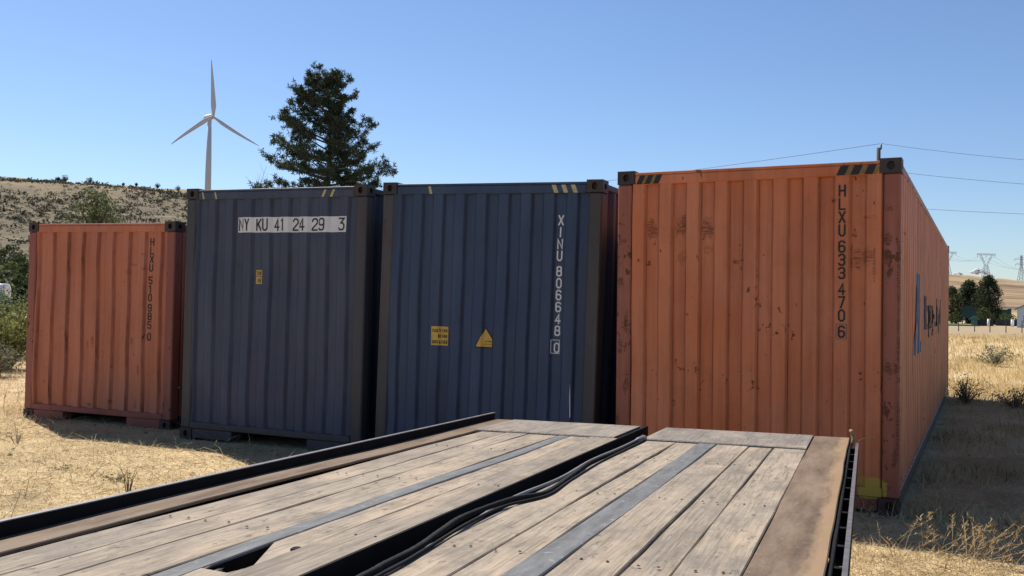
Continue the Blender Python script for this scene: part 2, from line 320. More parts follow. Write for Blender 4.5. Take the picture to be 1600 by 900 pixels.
def container(name, label, grp, pose, H, m_panel, m_post, m_cast, seed, L=12.192, tun=(.70, 1.74), phase=.39, per=.2535, depth=.042, sight=.2, slope=.016):
    x0, y0, yaw, z0, tl = pose; c, s = math.cos(yaw), math.sin(yaw)
    Mx = Matrix(((c, -s, c*tl, x0), (s, c, s*tl, y0), (-tl, 0, 1, z0+tl*W/2), (0, 0, 0, 1)))
    root = empty(name, Mx); tag(root, label, 'container', grp)
    rs = np.random.default_rng(seed); ph = rs.uniform(0, 6.28, 6)
    dent = lambda x, z: .007*math.sin(2.3*x+1.9*z+ph[0])+.006*math.sin(4.1*x-2.7*z+ph[1])+.004*math.sin(6.7*z+ph[2]+2*x)
    zb, zt = .165, H-.115
    # front sheet
    bx, by, wear_shade = corrugated(POST-.005, W-POST+.005, phase, per, .016, depth, .128-slope, slope, (1, .45) if sight < .3 else (.12, .05))  # fronts seen at a slant get painted shade mainly on right-facing slopes
    zs = np.linspace(zb, zt, 15)
    put = lambda a, z, e: (a, float(np.interp(a, bx, by))+dent(a, z)*smooth(zb, zb+.3, z)*smooth(zt, zt-.3, z)-e, z)
    Vv = [put(a, z, 0) for z in zs for a in bx]; n = len(bx)
    fr = np_mesh('front_panel', Vv, [(r*n+k, r*n+k+1, (r+1)*n+k+1, (r+1)*n+k) for r in range(14) for k in range(n-1)], m_panel, root)
    at_ = fr.data.attributes.new('wear_shade', 'FLOAT', 'POINT'); at_.data.foreach_set('value', np.tile(wear_shade, 15).astype(np.float32))
    # side sheets
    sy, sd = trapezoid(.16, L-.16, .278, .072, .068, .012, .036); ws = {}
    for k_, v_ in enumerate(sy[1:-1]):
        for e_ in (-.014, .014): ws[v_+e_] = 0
        ws[v_] = 1 if sd[1:-1][k_] > .03 else .95  # side bends painted dark for slope shade as well as wear
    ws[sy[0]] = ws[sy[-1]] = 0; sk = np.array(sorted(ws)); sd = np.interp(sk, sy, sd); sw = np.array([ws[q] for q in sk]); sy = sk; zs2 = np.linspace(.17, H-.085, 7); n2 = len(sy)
    sput = lambda v, z, e, sg: ((W-float(np.interp(v, sy, sd))+e) if sg > 0 else float(np.interp(v, sy, sd))-e, v, z)
    for sg in (1, -1):
        sp_ = np_mesh('side_panel', [sput(v, z, 0.004*math.sin(1.3*v+2*z+ph[3]), sg) for z in zs2 for v in sy], [(r*n2+k, r*n2+k+1, (r+1)*n2+k+1, (r+1)*n2+k) for r in range(6) for k in range(n2-1)], m_panel, root)
        sp_.data.attributes.new('wear_shade', 'FLOAT', 'POINT').data.foreach_set('value', np.tile(sw, 7).astype(np.float32))
    # roof sheet, floor underside, doors at the far end
    ry, rd = trapezoid(.12, L-.12, .21, .09, .015, H-.035, -.018); n3 = len(ry)
    np_mesh('roof_panel', [(x, v, float(z)+(.008 if 0 < q < 2 else 0)) for q, x in enumerate((.05, W/2, W-.05)) for v, z in zip(ry, rd)], [(r*n3+k, r*n3+k+1, (r+1)*n3+k+1, (r+1)*n3+k) for r in range(2) for k in range(n3-1)], m_panel, root)
    MB().box(.06, W-.06, .1, L-.1, .135, .16).build('floor', dark_under, root)
    for k in range(2):
        d = MB().box(.14+k*1.081, 1.217+k*1.081, L-.09, L-.04, .17, H-.13, .006).build('door', m_panel, root)
        MB().bar((.45+k*1.08, L-.025, .2), (.45+k*1.08, L-.025, H-.2), .017).bar((.95+k*1.08, L-.025, .2), (.95+k*1.08, L-.025, H-.2), .017).build('lock_rod', m_cast, d)
    # posts, castings, rails
    for sx, xx in ((1, 0), (-1, W)):
        for sy_, yy in ((1, 0), (-1, L)):
            xa, xb = (xx+.003, xx+POST) if sx > 0 else (xx-POST, xx-.003); ya, yb = (yy+.004, yy+.15) if sy_ > 0 else (yy-.15, yy-.004)
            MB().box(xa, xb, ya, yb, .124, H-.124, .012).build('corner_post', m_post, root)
            for zc in (0, H-.122): casting(xx, yy, zc, sx, sy_).build('corner_casting', m_cast, root)
        xa, xb = (.006, .066) if sx > 0 else (W-.066, W-.006)
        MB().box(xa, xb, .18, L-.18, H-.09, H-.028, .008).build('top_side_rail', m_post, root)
        MB().box(xa, xb, .18, L-.18, .03, .168, .008).build('bottom_side_rail', m_cast, root)
    MB().box(CAST+.001, W-CAST-.001, .006, .075, H-.13, H-.042, .008).build('front_header', m_panel, root)
    MB().box(CAST+.001, W-CAST-.001, .006, .08, H-.0415, H-.018, .003).build('header_lip', m_panel, root)
    MB().box(CAST+.001, W-CAST-.001, L-.08, L-.006, H-.13, H-.02, .008).build('rear_header', m_panel, root)
    MB().box(POST+.002, W-POST-.002, .004, .1, .125, .198, .006).build('front_sill', m_post, root)
    MB().box(POST+.002, W-POST-.002, L-.1, L-.006, .03, .168, .006).build('rear_sill', m_post, root)
    for a, b in ((CAST+.004, tun[0]), (tun[1], W-CAST-.004)): MB().box(a, b, .008, .16, .012, .123, .006).build('sill_block', m_post, root)
    for a in (tun[0], tun[1]): MB().box(a-.03, a+.03, .17, 3.3, .03, .13).build('tunnel_rail', dark_under, root)
    MB().box(.07, W-.07, 3.4, 3.5, .03, .13).build('cross_member', dark_under, root)
    for k in range(6): MB().box(.07, W-.07, 4.2+k*1.25, 4.28+k*1.25, .03, .13).build('cross_member', dark_under, root)
    root['brk'] = bx.tolist()
    def decal(nm, polys, mat, whole=False):
        xs = [p[0] for q, _ in polys for p in q]; cx = (min(xs)+max(xs))/2; w_ = max(xs)-min(xs)
        if w_ < .12 and not whole:                                          # small marks were measured on the front plane: carry them back to the sheet
            x = cx
            for _ in range(6): x = cx+float(np.interp(x, bx, by))*sight
        else: x = cx+.03*sight
        polys = [([(p[0]+x-cx, p[1]) for p in q], l) for q, l in polys]
        return fold(polys, bx.tolist(), put).build(nm, mat, root)
    def side_decal(nm, polys, mat): return fold(polys, sy.tolist(), lambda a, z, e: sput(a, z, e+.006, 1)).build(nm, mat, root)
    return root, decal, side_decal
def column(txt, x, z_top, pitch, ht, wd, t):
    """letters one under another; txt is (char, extra gap above) pairs"""
    out = []; z = z_top
    for ch, gap in txt: z -= gap; out += glyph(ch, x, z-ht, wd, ht, t); z -= pitch
    return out
def spell(dec, txt, *a, mat=None, par=None):
    z = a[1]
    for ch, gap in txt: z -= gap; o = dec('number_character', column([(ch, 0)], a[0], z, *a[2:]), mat); z -= a[2]
def rect(x0, z0, x1, z1, lay=0): return [([(x0, z0), (x1, z0), (x1, z1), (x0, z1)], lay)]
def stripes(xs, z0, z1, wd, lean, lay=0): return [([(x, z0), (x+wd, z0), (x+wd+lean, z1), (x+lean, z1)], lay) for x in xs]
black = plain('black_paint', (.016, .014, .016), .6); white = plain('white_paint', (.62, .62, .64), .5, .08)
ylw = plain('yellow_sticker', (.55, .36, .07), .5, .15, 20); dull_ylw = plain('dull_yellow_paint', (.42, .36, .20), .6, .25, 30); dim_ylw = plain('worn_yellow_paint', (.20, .13, .05), .7, .3, 30); red_ink = plain('red_ink', (.35, .06, .03), .6)
logo_blue = plain('faded_blue_paint', (.05, .085, .19), .55, .25, 14); logo_dark = plain('faded_dark_paint', (.085, .06, .07), .6, .3, 14)
rusty_cast = container_paint('rusty_dark_steel', (.040, .030, .027), (.07, .042, .034), 5, 1.0)

OR, OF = (.53, .155, .060), (.53, .195, .10)
feats4 = [(.325,2.36,.055,.085,.8),(.60,2.38,.055,.10,.85),(.60,2.10,.05,.06,.5),(.84,2.35,.055,.085,.8),(.84,2.17,.05,.04,.4),(1.09,2.06,.03,.025,.9),(2.10,2.08,.035,.09,.8),(2.17,2.10,.05,.07,.75),(2.05,2.1,.012,.12,.8),(2.23,2.05,.012,.14,.7),(2.19,2.42,.05,.012,.7)]
feats4p = [(2.34,2.49,.035,.03,.95),(2.335,2.225,.032,.04,1),(2.33,2.067,.035,.035,.9),(2.345,1.18,.04,.05,1),(2.41,1.18,.025,.04,1),(2.42,2.0,.012,.4,.9),(2.42,1.5,.01,.5,.9),(2.42,.7,.012,.3,.9),(.04,1.88,.03,.05,.9),(.10,1.5,.02,.1,.9),(.04,1.3,.025,.08,.9),(.1,.95,.03,.1,1),(.03,2.25,.06,.03,.7),(.02,.6,.03,.1,1),(2.3,.05,.14,.05,.9),(2.4,.45,.02,.1,.9)]
yp = [(2.225, .20, .115, .085, (.42, .29, .045))]
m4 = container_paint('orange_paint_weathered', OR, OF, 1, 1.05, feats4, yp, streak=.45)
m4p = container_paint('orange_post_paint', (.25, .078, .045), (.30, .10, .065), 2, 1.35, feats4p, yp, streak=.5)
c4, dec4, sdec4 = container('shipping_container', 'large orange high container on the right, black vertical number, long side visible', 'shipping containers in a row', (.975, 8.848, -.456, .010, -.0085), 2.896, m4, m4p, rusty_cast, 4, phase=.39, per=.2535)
px_h = .1025
T4 = [('H',0),('L',0),('X',0),('U',0),('6',.024),('3',0),('3',0),('4',.022),('7',0),('0',0),('6',.024)]
spell(dec4, T4, 1.945, 2.694, .1105, px_h, .058, .0072, mat=black)
dec4('check_digit_box', rect(1.928, 1.405, 2.016, 1.409)+rect(1.928, 1.528, 2.016, 1.532)+rect(1.928, 1.409, 1.932, 1.528)+rect(2.012, 1.409, 2.016, 1.528), logo_dark)
def header_stripes(root, H, xs, m, wd=.05, lean=.035):
    for x in xs: MB().add([(x, .003, H-.125), (x+wd, .003, H-.125), (x+wd+lean, .003, H-.047), (x+lean, .003, H-.047), (x, .0055, H-.125), (x+wd, .0055, H-.125), (x+wd+lean, .0055, H-.047), (x+lean, .0055, H-.047)], [(0,1,2,3),(0,4,5,1),(1,5,6,2),(2,6,7,3),(3,7,4,0)]).build('hazard_stripe', m, root)
header_stripes(c4, 2.896, [1.93, 2.04, 2.15], black, .065); header_stripes(c4, 2.896, [2.00, 2.11, 2.21], dim_ylw, .035)
header_stripes(c4, 2.896, [.18, .26, .34], black, .05); header_stripes(c4, 2.896, [.225, .305], dim_ylw, .032)
# painted name and emblem on the long side
em = []
for a0 in (2.0, 2.42): em += [([(a0, 1.20), (a0+.26, 1.20), (a0+.42, 2.03), (a0+.16, 2.03)], 0)]
em += [([(2.2, 1.55), (2.75, 1.55), (2.8, 1.72), (2.25, 1.72)], 1), ([(2.68, 1.20), (3.0, 1.20), (3.02, 1.32), (2.70, 1.32)], 1)]
sdec4('side_emblem', em, logo_blue)
nm, xx = [], 3.7
for ch in 'Hapag-Lloyd': sdec4('side_letter', glyph(ch, xx, 1.42, .12 if ch == 'l' else .34, .40, .032), logo_dark); xx += .22 if ch == 'l' else .44

m3 = container_paint('blue_paint_weathered', (.025, .049, .108), (.037, .061, .116), 11, .3, [(.75, .62, .06, .24, .35)], streak=.4, crease=(.5, .5, .58), rustcol=(.02, .02, .03))
m3p = container_paint('dull_blue_post', (.046, .046, .055), (.065, .055, .053), 12, .9)
c3, dec3, _ = container('shipping_container', 'deep blue container with white vertical number and yellow triangle, beside the large orange one', 'shipping containers in a row', (-1.430, 10.178, -.4107, -.010, .0169), 2.896, m3, m3p, rusty_cast, 3, phase=.105, per=.245, depth=.032, sight=.474, slope=.026)
T3 = [('X',0),('I',0),('N',0),('U',0),('8',.034),('0',0),('6',0),('6',0),('4',0),('8',0),('0',.05)]
spell(dec3, T3, 1.955, 2.556, .1165, .102, .060, .0072, mat=white)
dec3('check_digit_box', rect(1.926, 1.198, 2.014, 1.204)+rect(1.926, 1.328, 2.014, 1.334)+rect(1.926, 1.204, 1.931, 1.328)+rect(2.009, 1.204, 2.014, 1.328), white)
sg = dec3('caution_sign', rect(.62, 1.21, .80, 1.405), ylw)
def words(dec, txt, x0, x1, z, ht, mat, lay=4, t=.0032, par=None):
    pit = (x1-x0)/len(txt); o = []
    for k, ch in enumerate(txt):
        if ch != ' ': o += [(q, lay+l) for q, l in glyph(ch, x0+k*pit, z, pit*.78, ht, t)]
    ob = dec('sign_lettering', o, mat)
    if par: ob.parent = par
words(dec3, 'CAUTION', .635, .795, 1.345, .034, black, par=sg); words(dec3, 'HIGH', .69, .785, 1.288, .034, black, par=sg); words(dec3, 'CONTAINER', .632, .795, 1.228, .034, black, par=sg)
tr = dec3('warning_triangle', [([(1.118, 1.21), (1.31, 1.21), (1.31, 1.30), (1.225, 1.425)], 0)], black)
d_ = dec3('triangle_face', [([(1.135, 1.224), (1.302, 1.224), (1.302, 1.30), (1.225, 1.405)], 2)], ylw); d_.parent = tr
words(dec3, 'DANGER', 1.215, 1.295, 1.272, .013, black, 5, .0016, tr); words(dec3, 'HEIGHT', 1.215, 1.295, 1.243, .013, red_ink, 5, .0016, tr)
dec3('paint_scratch', [([(2.168, .58), (2.176, .6), (2.165, .80), (2.160, .92), (2.157, .80)], 0)], white)
header_stripes(c3, 2.896, [1.94, 2.04, 2.14], dull_ylw, .045, -.03); header_stripes(c3, 2.896, [.56], dull_ylw, .03, -.02)

m2 = container_paint('slate_blue_paint', (.039, .053, .098), (.055, .069, .108), 21, .45, [(1.05, .75, .11, .3, .25), (.75, .22, .05, .02, .6)], streak=.45, crease=(.52, .52, .58), rustcol=(.06, .035, .04))
m2p = container_paint('slate_post_paint', (.044, .046, .058), (.060, .054, .058), 22, .8, [(2.40, 2.5, .03, .2, .5)])
c2, dec2, _ = container('shipping_container', 'slate blue container with a white strip carrying a black number near its top', 'shipping containers in a row', (-3.827, 11.187, -.400, .005, .0054), 2.896, m2, m2p, rusty_cast, 2, tun=(.73, 1.75), phase=.552, per=.2545, depth=.026, sight=.755, slope=.034)
plate = dec2('number_plate', rect(.705, 2.386, 2.165, 2.558), white)
o2 = []; K = 1.458/1100
for ch, a, b in (('N',183,238),('Y',255,305),('K',365,420),('U',440,497),('4',550,603),('1',625,665),('2',737,795),('4',808,868),('2',928,988),('9',1005,1065),('3f',1200,1262)):
    dec2('number_character', [(q, 5+l) for q, l in glyph(ch, .705+(a-175)*K, 2.402, (b-a)*K, .140, .0085)], black, True).parent = plate
st = dec2('height_sticker', rect(.952, 1.806, 1.052, 1.885)+rect(.952, 1.893, 1.052, 1.962), ylw)
words(dec2, '29M', .962, 1.045, 1.905, .044, black, par=st); words(dec2, '96', .975, 1.04, 1.822, .046, black, par=st)
header_stripes(c2, 2.896, [.24, .42], dull_ylw, .022, -.02); header_stripes(c2, 2.896, [1.86, 1.97], dull_ylw, .03, .035)

m1 = container_paint('orange_paint_sun_bleached', (.48, .145, .068), (.46, .165, .10), 31, .95, crease=(.62, .52, .5), feats=[(1.13,1.05,.02,.07,.7),(1.02,1.0,.012,.06,.7),(1.45,.75,.02,.02,.9),(1.9,.72,.014,.07,.8),(1.45,.3,.03,.025,.9),(1.86,.28,.03,.06,.8),(.35,.5,.02,.02,.9),(1.78,2.05,.07,.014,.7),(1.93,2.18,.04,.01,.7),(1.95,2.0,.05,.015,.7),(1.7,1.95,.05,.04,.4)])
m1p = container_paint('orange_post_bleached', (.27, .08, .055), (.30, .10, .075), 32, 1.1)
c1, dec1, _ = container('shipping_container', 'lower faded orange container at the far left end of the row', 'shipping containers in a row', (-6.453, 12.778, -.378, -.008, .0038), 2.591, m1, m1p, rusty_cast, 1, tun=(.68, 1.74), phase=.301, per=.2557, depth=.030, sight=1.0, slope=.03)
T1 = [('H',0),('L',0),('X',0),('U',0),('5',.05),('1',0),('0',0),('9',.02),('8',0),('5',0),('0',.04)]
spell(dec1, T1, 1.965, 2.385, .108, .098, .062, .0076, mat=black)
dec1('chalk_mark', [(q, 0) for q in stroke_quads([(1.30, .78), (1.31, .93), (1.28, .99)], .004)]+[(q, 1) for q in stroke_quads([(1.28, .82), (1.33, .88)], .004)], dull_ylw)

# ------------------------------------------------------------------ flatbed trailer
S = .85; DECK = 1.0
Cx, Cd, Cn = Vector((.93750, -.34771, .01359)), Vector((.34794, .93725, -.02223)), Vector((-.005, .02557, .99966))
org = Vector((0, 0, CAM_H)) - Cn*(.8*S) - Cn*DECK
MT = Matrix((Cx, Cd, Cn)).transposed().to_4x4(); MT.translation = org
trailer = empty('flatbed_trailer', MT); tag(trailer, 'wooden plank deck of a flatbed trailer with steel strips in the foreground', 'trailer')
def wood_material(name, lo, mid, hi, grey=.35):
    t = NT(name); v = t.obj(); rnd = t.n('ObjectInfo', 'Random'); off = t.n('CombineXYZ', X=t.math('MULTIPLY', rnd, 37), Y=t.math('MULTIPLY', rnd, 91), Z=0)
    v = t.n('VectorMath', props={'operation': 'ADD'}, _0=v, _1=off)
    wv = t.noise(v, 2.2, 3); vd = t.n('VectorMath', props={'operation': 'ADD'}, _0=v, _1=t.n('CombineXYZ', X=t.math('MULTIPLY', wv, .016), Y=0, Z=0))
    g1 = t.noise(t.map(vd, (55, 1.3, 30)), 1, 6, .65); g2 = t.noise(t.map(vd, (120, 5, 60)), 1, 5, .7); big = t.noise(t.map(v, (3, .9, 3)), 1, 4, .6)
    col = t.mix(t.step(g1, .38, .60), lo, mid); col = t.mix(t.math('MULTIPLY', t.step(g2, .44, .6), .7), col, hi)
    col = t.mix(t.math('MULTIPLY', t.step(big, .4, .68), grey), col, (.275, .25, .22)); col = t.mul(1, col, t.mix(rnd, (.76, .755, .76), (1.10, 1.06, 1.0)))
    sm = t.noise(t.map(v, (7, 3.2, 7)), 1, 6, .7); col = t.mix(t.math('MULTIPLY', t.step(sm, .46, .62), .68), col, (.165, .14, .118)); col = t.mix(t.math('MULTIPLY', t.step(t.noise(t.map(v, (5, 1.6, 5)), 1, 3), .52, .68), .5), col, (.46, .35, .25))
    crack = t.math('MULTIPLY', t.step(t.noise(t.map(vd, (75, .9, 20)), 1, 5, .6), .645, .68), t.step(t.noise(v, 1.6, 3), .45, .6))
    scuf = t.math('MULTIPLY', t.step(t.noise(t.map(v, (32, 13, 20)), 1, 6, .75), .57, .66), t.step(t.noise(v, 2.6, 3), .38, .54))
    vo = t.n('TexVoronoi', 'Distance', Vector=t.map(vd, (7, 3.6, 5)), Scale=1.0, Randomness=1.0); knot = t.step(vo, .085, .04)
    nail = t.step(t.n('TexVoronoi', 'Distance', Vector=v, Scale=6.0, Randomness=1.0), .04, .03)
    dk = t.math('MAXIMUM', t.math('MAXIMUM', crack, t.math('MULTIPLY', scuf, .75)), t.math('MAXIMUM', t.math('MULTIPLY', knot, .7), t.math('MULTIPLY', nail, .7)))
    oil = t.math('MULTIPLY', t.step(t.noise(v, 1.5, 5, .7), .6, .68), .5); col = t.mix(oil, col, (.11, .09, .075)); col = t.mix(t.math('MULTIPLY', dk, .9), col, (.06, .045, .035))
    b = t.math('SUBTRACT', t.math('ADD', t.math('MULTIPLY', g1, .6), t.math('MULTIPLY', g2, .3)), t.math('MULTIPLY', dk, .8))
    return t.out(col, .88, b, .45, .005, spec=.15)
wood = wood_material('weathered_deck_wood', (.19, .148, .106), (.325, .265, .20), (.42, .355, .28))
wood_grey = wood_material('grey_deck_wood', (.15, .13, .112), (.245, .213, .185), (.34, .30, .26), .5)
def steel_strip_material():
    t = NT('worn_steel_strip'); v = t.obj(); a = t.noise(t.map(v, (20, 3, 20)), 1, 6, .7); b = t.noise(v, 22, 5, .7)
    col = t.mix(t.step(a, .35, .65), (.10, .10, .10), (.175, .174, .172)); col = t.mix(t.math('MULTIPLY', t.step(b, .58, .68), .6), col, (.30, .30, .30)); col = t.mix(t.math('MULTIPLY', t.step(t.noise(v, 6, 4), .6, .75), .6), col, (.10, .09, .085))
    return t.out(col, .7, b, .2, .003, metal=0, spec=.12)
def rust_plate_material():
    t = NT('rusty_steel_plate'); v = t.obj(); vs = t.map(v, (9, 1.7, 9)); a = t.noise(vs, 1, 7, .68); b = t.noise(t.map(v, (26, 5, 20)), 1, 6, .7); c = t.noise(v, 40, 4, .7); sx = t.n('SeparateXYZ', None, Vector=v)
    col = t.mix(t.step(a, .36, .60), (.105, .072, .050), (.20, .148, .105)); col = t.mix(t.math('MULTIPLY', t.step(b, .5, .68), .4), col, (.22, .125, .07))
    e = t.math('ADD', t.step(t.math('ABSOLUTE', t.math('SUBTRACT', t.math('ABSOLUTE', sx.outputs[0]), .125)), .09, .0), t.math('MULTIPLY', t.math('SUBTRACT', a, .5), 1.5))
    col = t.mix(t.math('MULTIPLY', t.step(e, .35, .8), .7), col, (.30, .195, .11)); col = t.mix(t.math('MULTIPLY', t.step(c, .6, .7), .6), col, (.30, .25, .21)); col = t.mix(t.math('MULTIPLY', t.step(b, .36, .3), .6), col, (.06, .04, .036))
    return t.out(col, .75, t.math('ADD', a, t.math('MULTIPLY', c, .3)), .3, .004, spec=.08)
steel = steel_strip_material(); rplate = rust_plate_material()
blacksteel = plain('black_painted_steel', (.011, .010, .010), .85, .3, 12, 0, .12); rubber = plain('black_rubber', (.022, .021, .021), .9, .3, 14, 0, .15); greyhose = plain('grey_hose', (.22, .22, .23), .4); rail_edge = plain('worn_rail_edge', (.16, .15, .15), .45, .3, 20, .4)
D0, D1 = -.5*S, 6.70*S
def plank(name, c0, c1, d0, d1, mat, gap=.0028, zj=.003, th=.05, start=None, end=None, seg=22):
    """board along the deck with worn, slightly wavering edges"""
    c0, c1 = c0*S+gap, c1*S-gap; r = random.Random(hash((round(c0, 3), round(d0, 2))) & 0xffff); mb = MB(); ch = .0035; vs = []
    zo = r.uniform(-zj, zj); ph = r.uniform(0, 6)
    for k in range(seg+1):
        t = k/seg; d = d0+(d1-d0)*t; ja, jb = r.gauss(0, .0016), r.gauss(0, .0016); z = DECK+zo+.003*math.sin(2.1*d+ph)+r.gauss(0, .0006)
        row = [(c0+ja, z-th), (c0+ja, z-ch), (c0+ja+ch, z), (c1+jb-ch, z), (c1+jb, z-ch), (c1+jb, z-th)]
        for q, (x, zz) in enumerate(row):
            dd = d
            if start and k == 0: dd = start(x)+r.gauss(0, .008)
            if end and k == seg: dd = end(x)+r.gauss(0, .008)
            vs.append((x, dd, zz))
    fs = [(k*6+q, k*6+(q+1) % 6, k*6+6+(q+1) % 6, k*6+6+q) for k in range(seg) for q in range(6)]+[(5,4,3,2,1,0), tuple(seg*6+q for q in range(6))]
    return mb.add(vs, fs).build(name, mat, trailer)
for a, b in ((-2.71,-2.515),(-2.515,-2.34),(-2.34,-2.11),(-1.875,-1.65),(-1.465,-1.25),(-1.25,-1.095),(-.975,-.757),(-.757,-.597),(-.597,-.38)):
    plank('deck_plank', a, b, D0, D1, wood)
brk_line = lambda x: (2.60+(x/S+1.85)*(3.0-2.60)/(-2.01+1.85))*S
pk = plank('deck_plank', -2.02, -1.875, 3.05*S, D1, wood, start=brk_line); pk['label'] = 'broken deck board with a splintered slanting end'
plank('deck_plank', -2.02, -1.875, D0, 2.58*S, wood, end=lambda x: 2.585*S+random.uniform(-.02, .025))
MB().box(-2.116*S, -2.024*S, D0, D1, DECK-.11, DECK-.0135).build('strip_stringer', blacksteel, trailer)
mb = MB()                                                     # splinters standing at the break
for k in range(16):
    x = (-2.015+.14*random.random())*S; d = 2.585*S; l = random.uniform(.02, .06); wd = random.uniform(.004, .009)
    mb.add([(x-wd, d-.03, DECK-.004), (x+wd, d-.03, DECK-.004), (x+random.uniform(-.01, .01), d+l, DECK-random.uniform(.0, .02)), (x, d-.03, DECK-.03)], [(0,1,2),(1,3,2),(3,0,2)])
mb.build('splinter', wood, trailer)
mb = MB(); kc, kd = -1.885*S, 2.935*S
mb.add([(kc+.012*math.cos(t)*(1+.25*math.sin(3*t)), kd+.022*math.sin(t), DECK+.0042) for t in [6.2832*k/10 for k in range(10)]]+[(kc+.012*math.cos(t), kd+.02*math.sin(t), DECK-.02) for t in [6.2832*k/10 for k in range(10)]], [(k, (k+1) % 10, 10+(k+1) % 10, 10+k) for k in range(10)]+[tuple(range(10))]).build('knot_hole', blacksteel, trailer)
plank('inner_ledge', -1.492, -1.465, D0, D1, wood_grey, gap=.002)
plank('steel_strip', -2.11, -2.02, D0, D1, steel, gap=.001, zj=.001, th=.01); plank('steel_strip', -1.095, -.975, D0, D1, steel, gap=.001, zj=.001)
plank('edge_plate', -2.958, -2.772, D0, 7.58*S, rplate, gap=0, zj=.0005, th=.012); plank('edge_plate', -.38, -.13, D0, 7.65*S, rplate, gap=.001, zj=.0005, th=.012)
def cross_board(c0, c1):
    n = 8; vs = []
    for k in range(n+1):
        x = (c0+(c1-c0)*k/n)*S; j1, j2 = random.gauss(0, .003), random.gauss(0, .003)
        vs += [(x, 6.72*S+j1, DECK-.05), (x, 6.72*S+j1, DECK+.004), (x, 6.72*S+j1+.008, DECK+.010), (x, 7.58*S+j2-.008, DECK+.008), (x, 7.58*S+j2, DECK), (x, 7.58*S+j2, DECK-.05)]
    return MB().add(vs, [(k*6+q, k*6+(q+1) % 6, k*6+6+(q+1) % 6, k*6+6+q) for k in range(n) for q in range(6)]+[(5,4,3,2,1,0), tuple(n*6+q for q in range(6))]).build('cross_plank', wood_grey, trailer)
cross_board(-2.768, -1.70); cross_board(-1.49, -.384)
# steel frame under and around the deck
MB().box(-2.985*S, -2.960*S, D0, 7.62*S, DECK-.16, DECK+.042, .003).build('side_flange', blacksteel, trailer)
MB().box(-2.987*S, -2.958*S, D0, 7.63*S, DECK+.0425, DECK+.047, .001).build('flange_edge', rail_edge, trailer)
MB().box(-.1295*S, -.112*S, D0, 7.6*S, DECK-.17, DECK-.014, .003).build('side_channel', blacksteel, trailer)
MB().box(-.080*S, -.062*S, D0, 7.35*S, DECK-.085, DECK-.012, .002).build('rub_rail', blacksteel, trailer)
MB().box(-.0805*S, -.0615*S, D0, 7.35*S, DECK-.0115, DECK-.007, .001).build('rail_edge', rail_edge, trailer)
for k in range(22):
    dd = (-.4+.36*k)*S
    if dd < 7.4*S: MB().box(-.1115*S, -.0805*S, dd-.012, dd+.012, DECK-.085, DECK-.02, .002).build('stake_pocket', blacksteel, trailer)
MB().box(-1.70*S, -1.685*S, D0, 7.5*S, DECK-.2, DECK-.055).box(-1.50*S, -1.488*S, D0, 7.5*S, DECK-.2, DECK-.06).box(-1.70*S, -1.49*S, D0, 7.5*S, DECK-.215, DECK-.2).build('centre_channel', blacksteel, trailer)
MB().box(-1.6505*S, -1.638*S, D0, 7.58*S, DECK-.12, DECK+.012).build('centre_rail', blacksteel, trailer)
for k in range(12):
    for ca_, cb_ in ((-2.95, -1.71), (-1.485, -.14)): MB().box(ca_*S, cb_*S, (.0+.64*k)*S-.03, (.0+.64*k)*S+.03, DECK-.165, DECK-.057).build('cross_member', blacksteel, trailer)
for cc in (-2.35, -.75): MB().box(cc*S-.06, cc*S+.06, D0, 7.5*S, DECK-.40, DECK-.17).build('frame_beam', blacksteel, trailer)
MB().box(-2.95*S, -.14*S, 7.50*S, 7.56*S, DECK-.17, DECK-.055).build('end_channel', blacksteel, trailer)
for dd in (1.3, 2.6):
    zl = -(org+Cd*(dd*S)).z; rw = .36
    MB().bar((-2.6*S, dd*S, zl+rw), (-.5*S, dd*S, zl+rw), .045, 10).build('axle', blacksteel, trailer)
    for cc in (-2.62, -.48):
        wmb = MB(); prof = [(.19,-.10),(.30,-.115),(.35,-.10),(.36,-.05),(.36,.05),(.35,.10),(.30,.115),(.19,.10)]; n = 24
        vs = [(cc*S+b, dd*S+a*math.cos(6.2832*k/n), zl+rw+a*math.sin(6.2832*k/n)) for k in range(n) for a, b in prof]; m = len(prof)
        wh = wmb.add(vs, [(k*m+q, k*m+(q+1) % m, ((k+1) % n)*m+(q+1) % m, ((k+1) % n)*m+q) for k in range(n) for q in range(m)]).build('wheel', rubber, trailer)
        MB().bar((cc*S-.06, dd*S, zl+rw), (cc*S+.06, dd*S, zl+rw), .19, 18).build('rim', plain('rim_paint', (.4, .4, .4)), wh)
bh = MB()                                                     # carriage bolts through the boards
for a in (-2.61, -2.43, -2.22, -1.76, -1.36, -1.17, -.866, -.677, -.49):
    for k in range(1, 11, 2):
        for e in (-.035, .035):
            x, d = a*S+e+random.gauss(0, .008), .64*k*S+random.gauss(0, .012); bh.add([(x+.006*math.cos(t), d+.006*math.sin(t), DECK+.0035) for t in [6.2832*q/8 for q in range(8)]]+[(x, d, DECK+.0075)], [(q, (q+1) % 8, 8) for q in range(8)])
tag(bh.build('bolt_heads', plain('rusted_bolt', (.05, .032, .025), .8, .3, 40), trailer), kind='stuff')
# bent strap and wire whisker at the far corner
hk = [(-.115*S, 7.45*S, DECK-.05), (-.100*S, 7.48*S, DECK+.00), (-.108*S, 7.50*S, DECK+.035), (-.118*S, 7.48*S, DECK+.055), (-.105*S, 7.45*S, DECK+.05)]
MB().tube(spline(hk, 5), .011, 6).build('bent_hook', rplate, trailer, True)
MB().tube(spline([(-.08*S, 7.2*S, DECK-.01), (-.05*S, 7.22*S, DECK+.025), (-.01*S, 7.24*S, DECK+.035), (.04*S, 7.25*S, DECK+.034)], 5), .0018, 5).build('loose_wire', rplate, trailer, True)
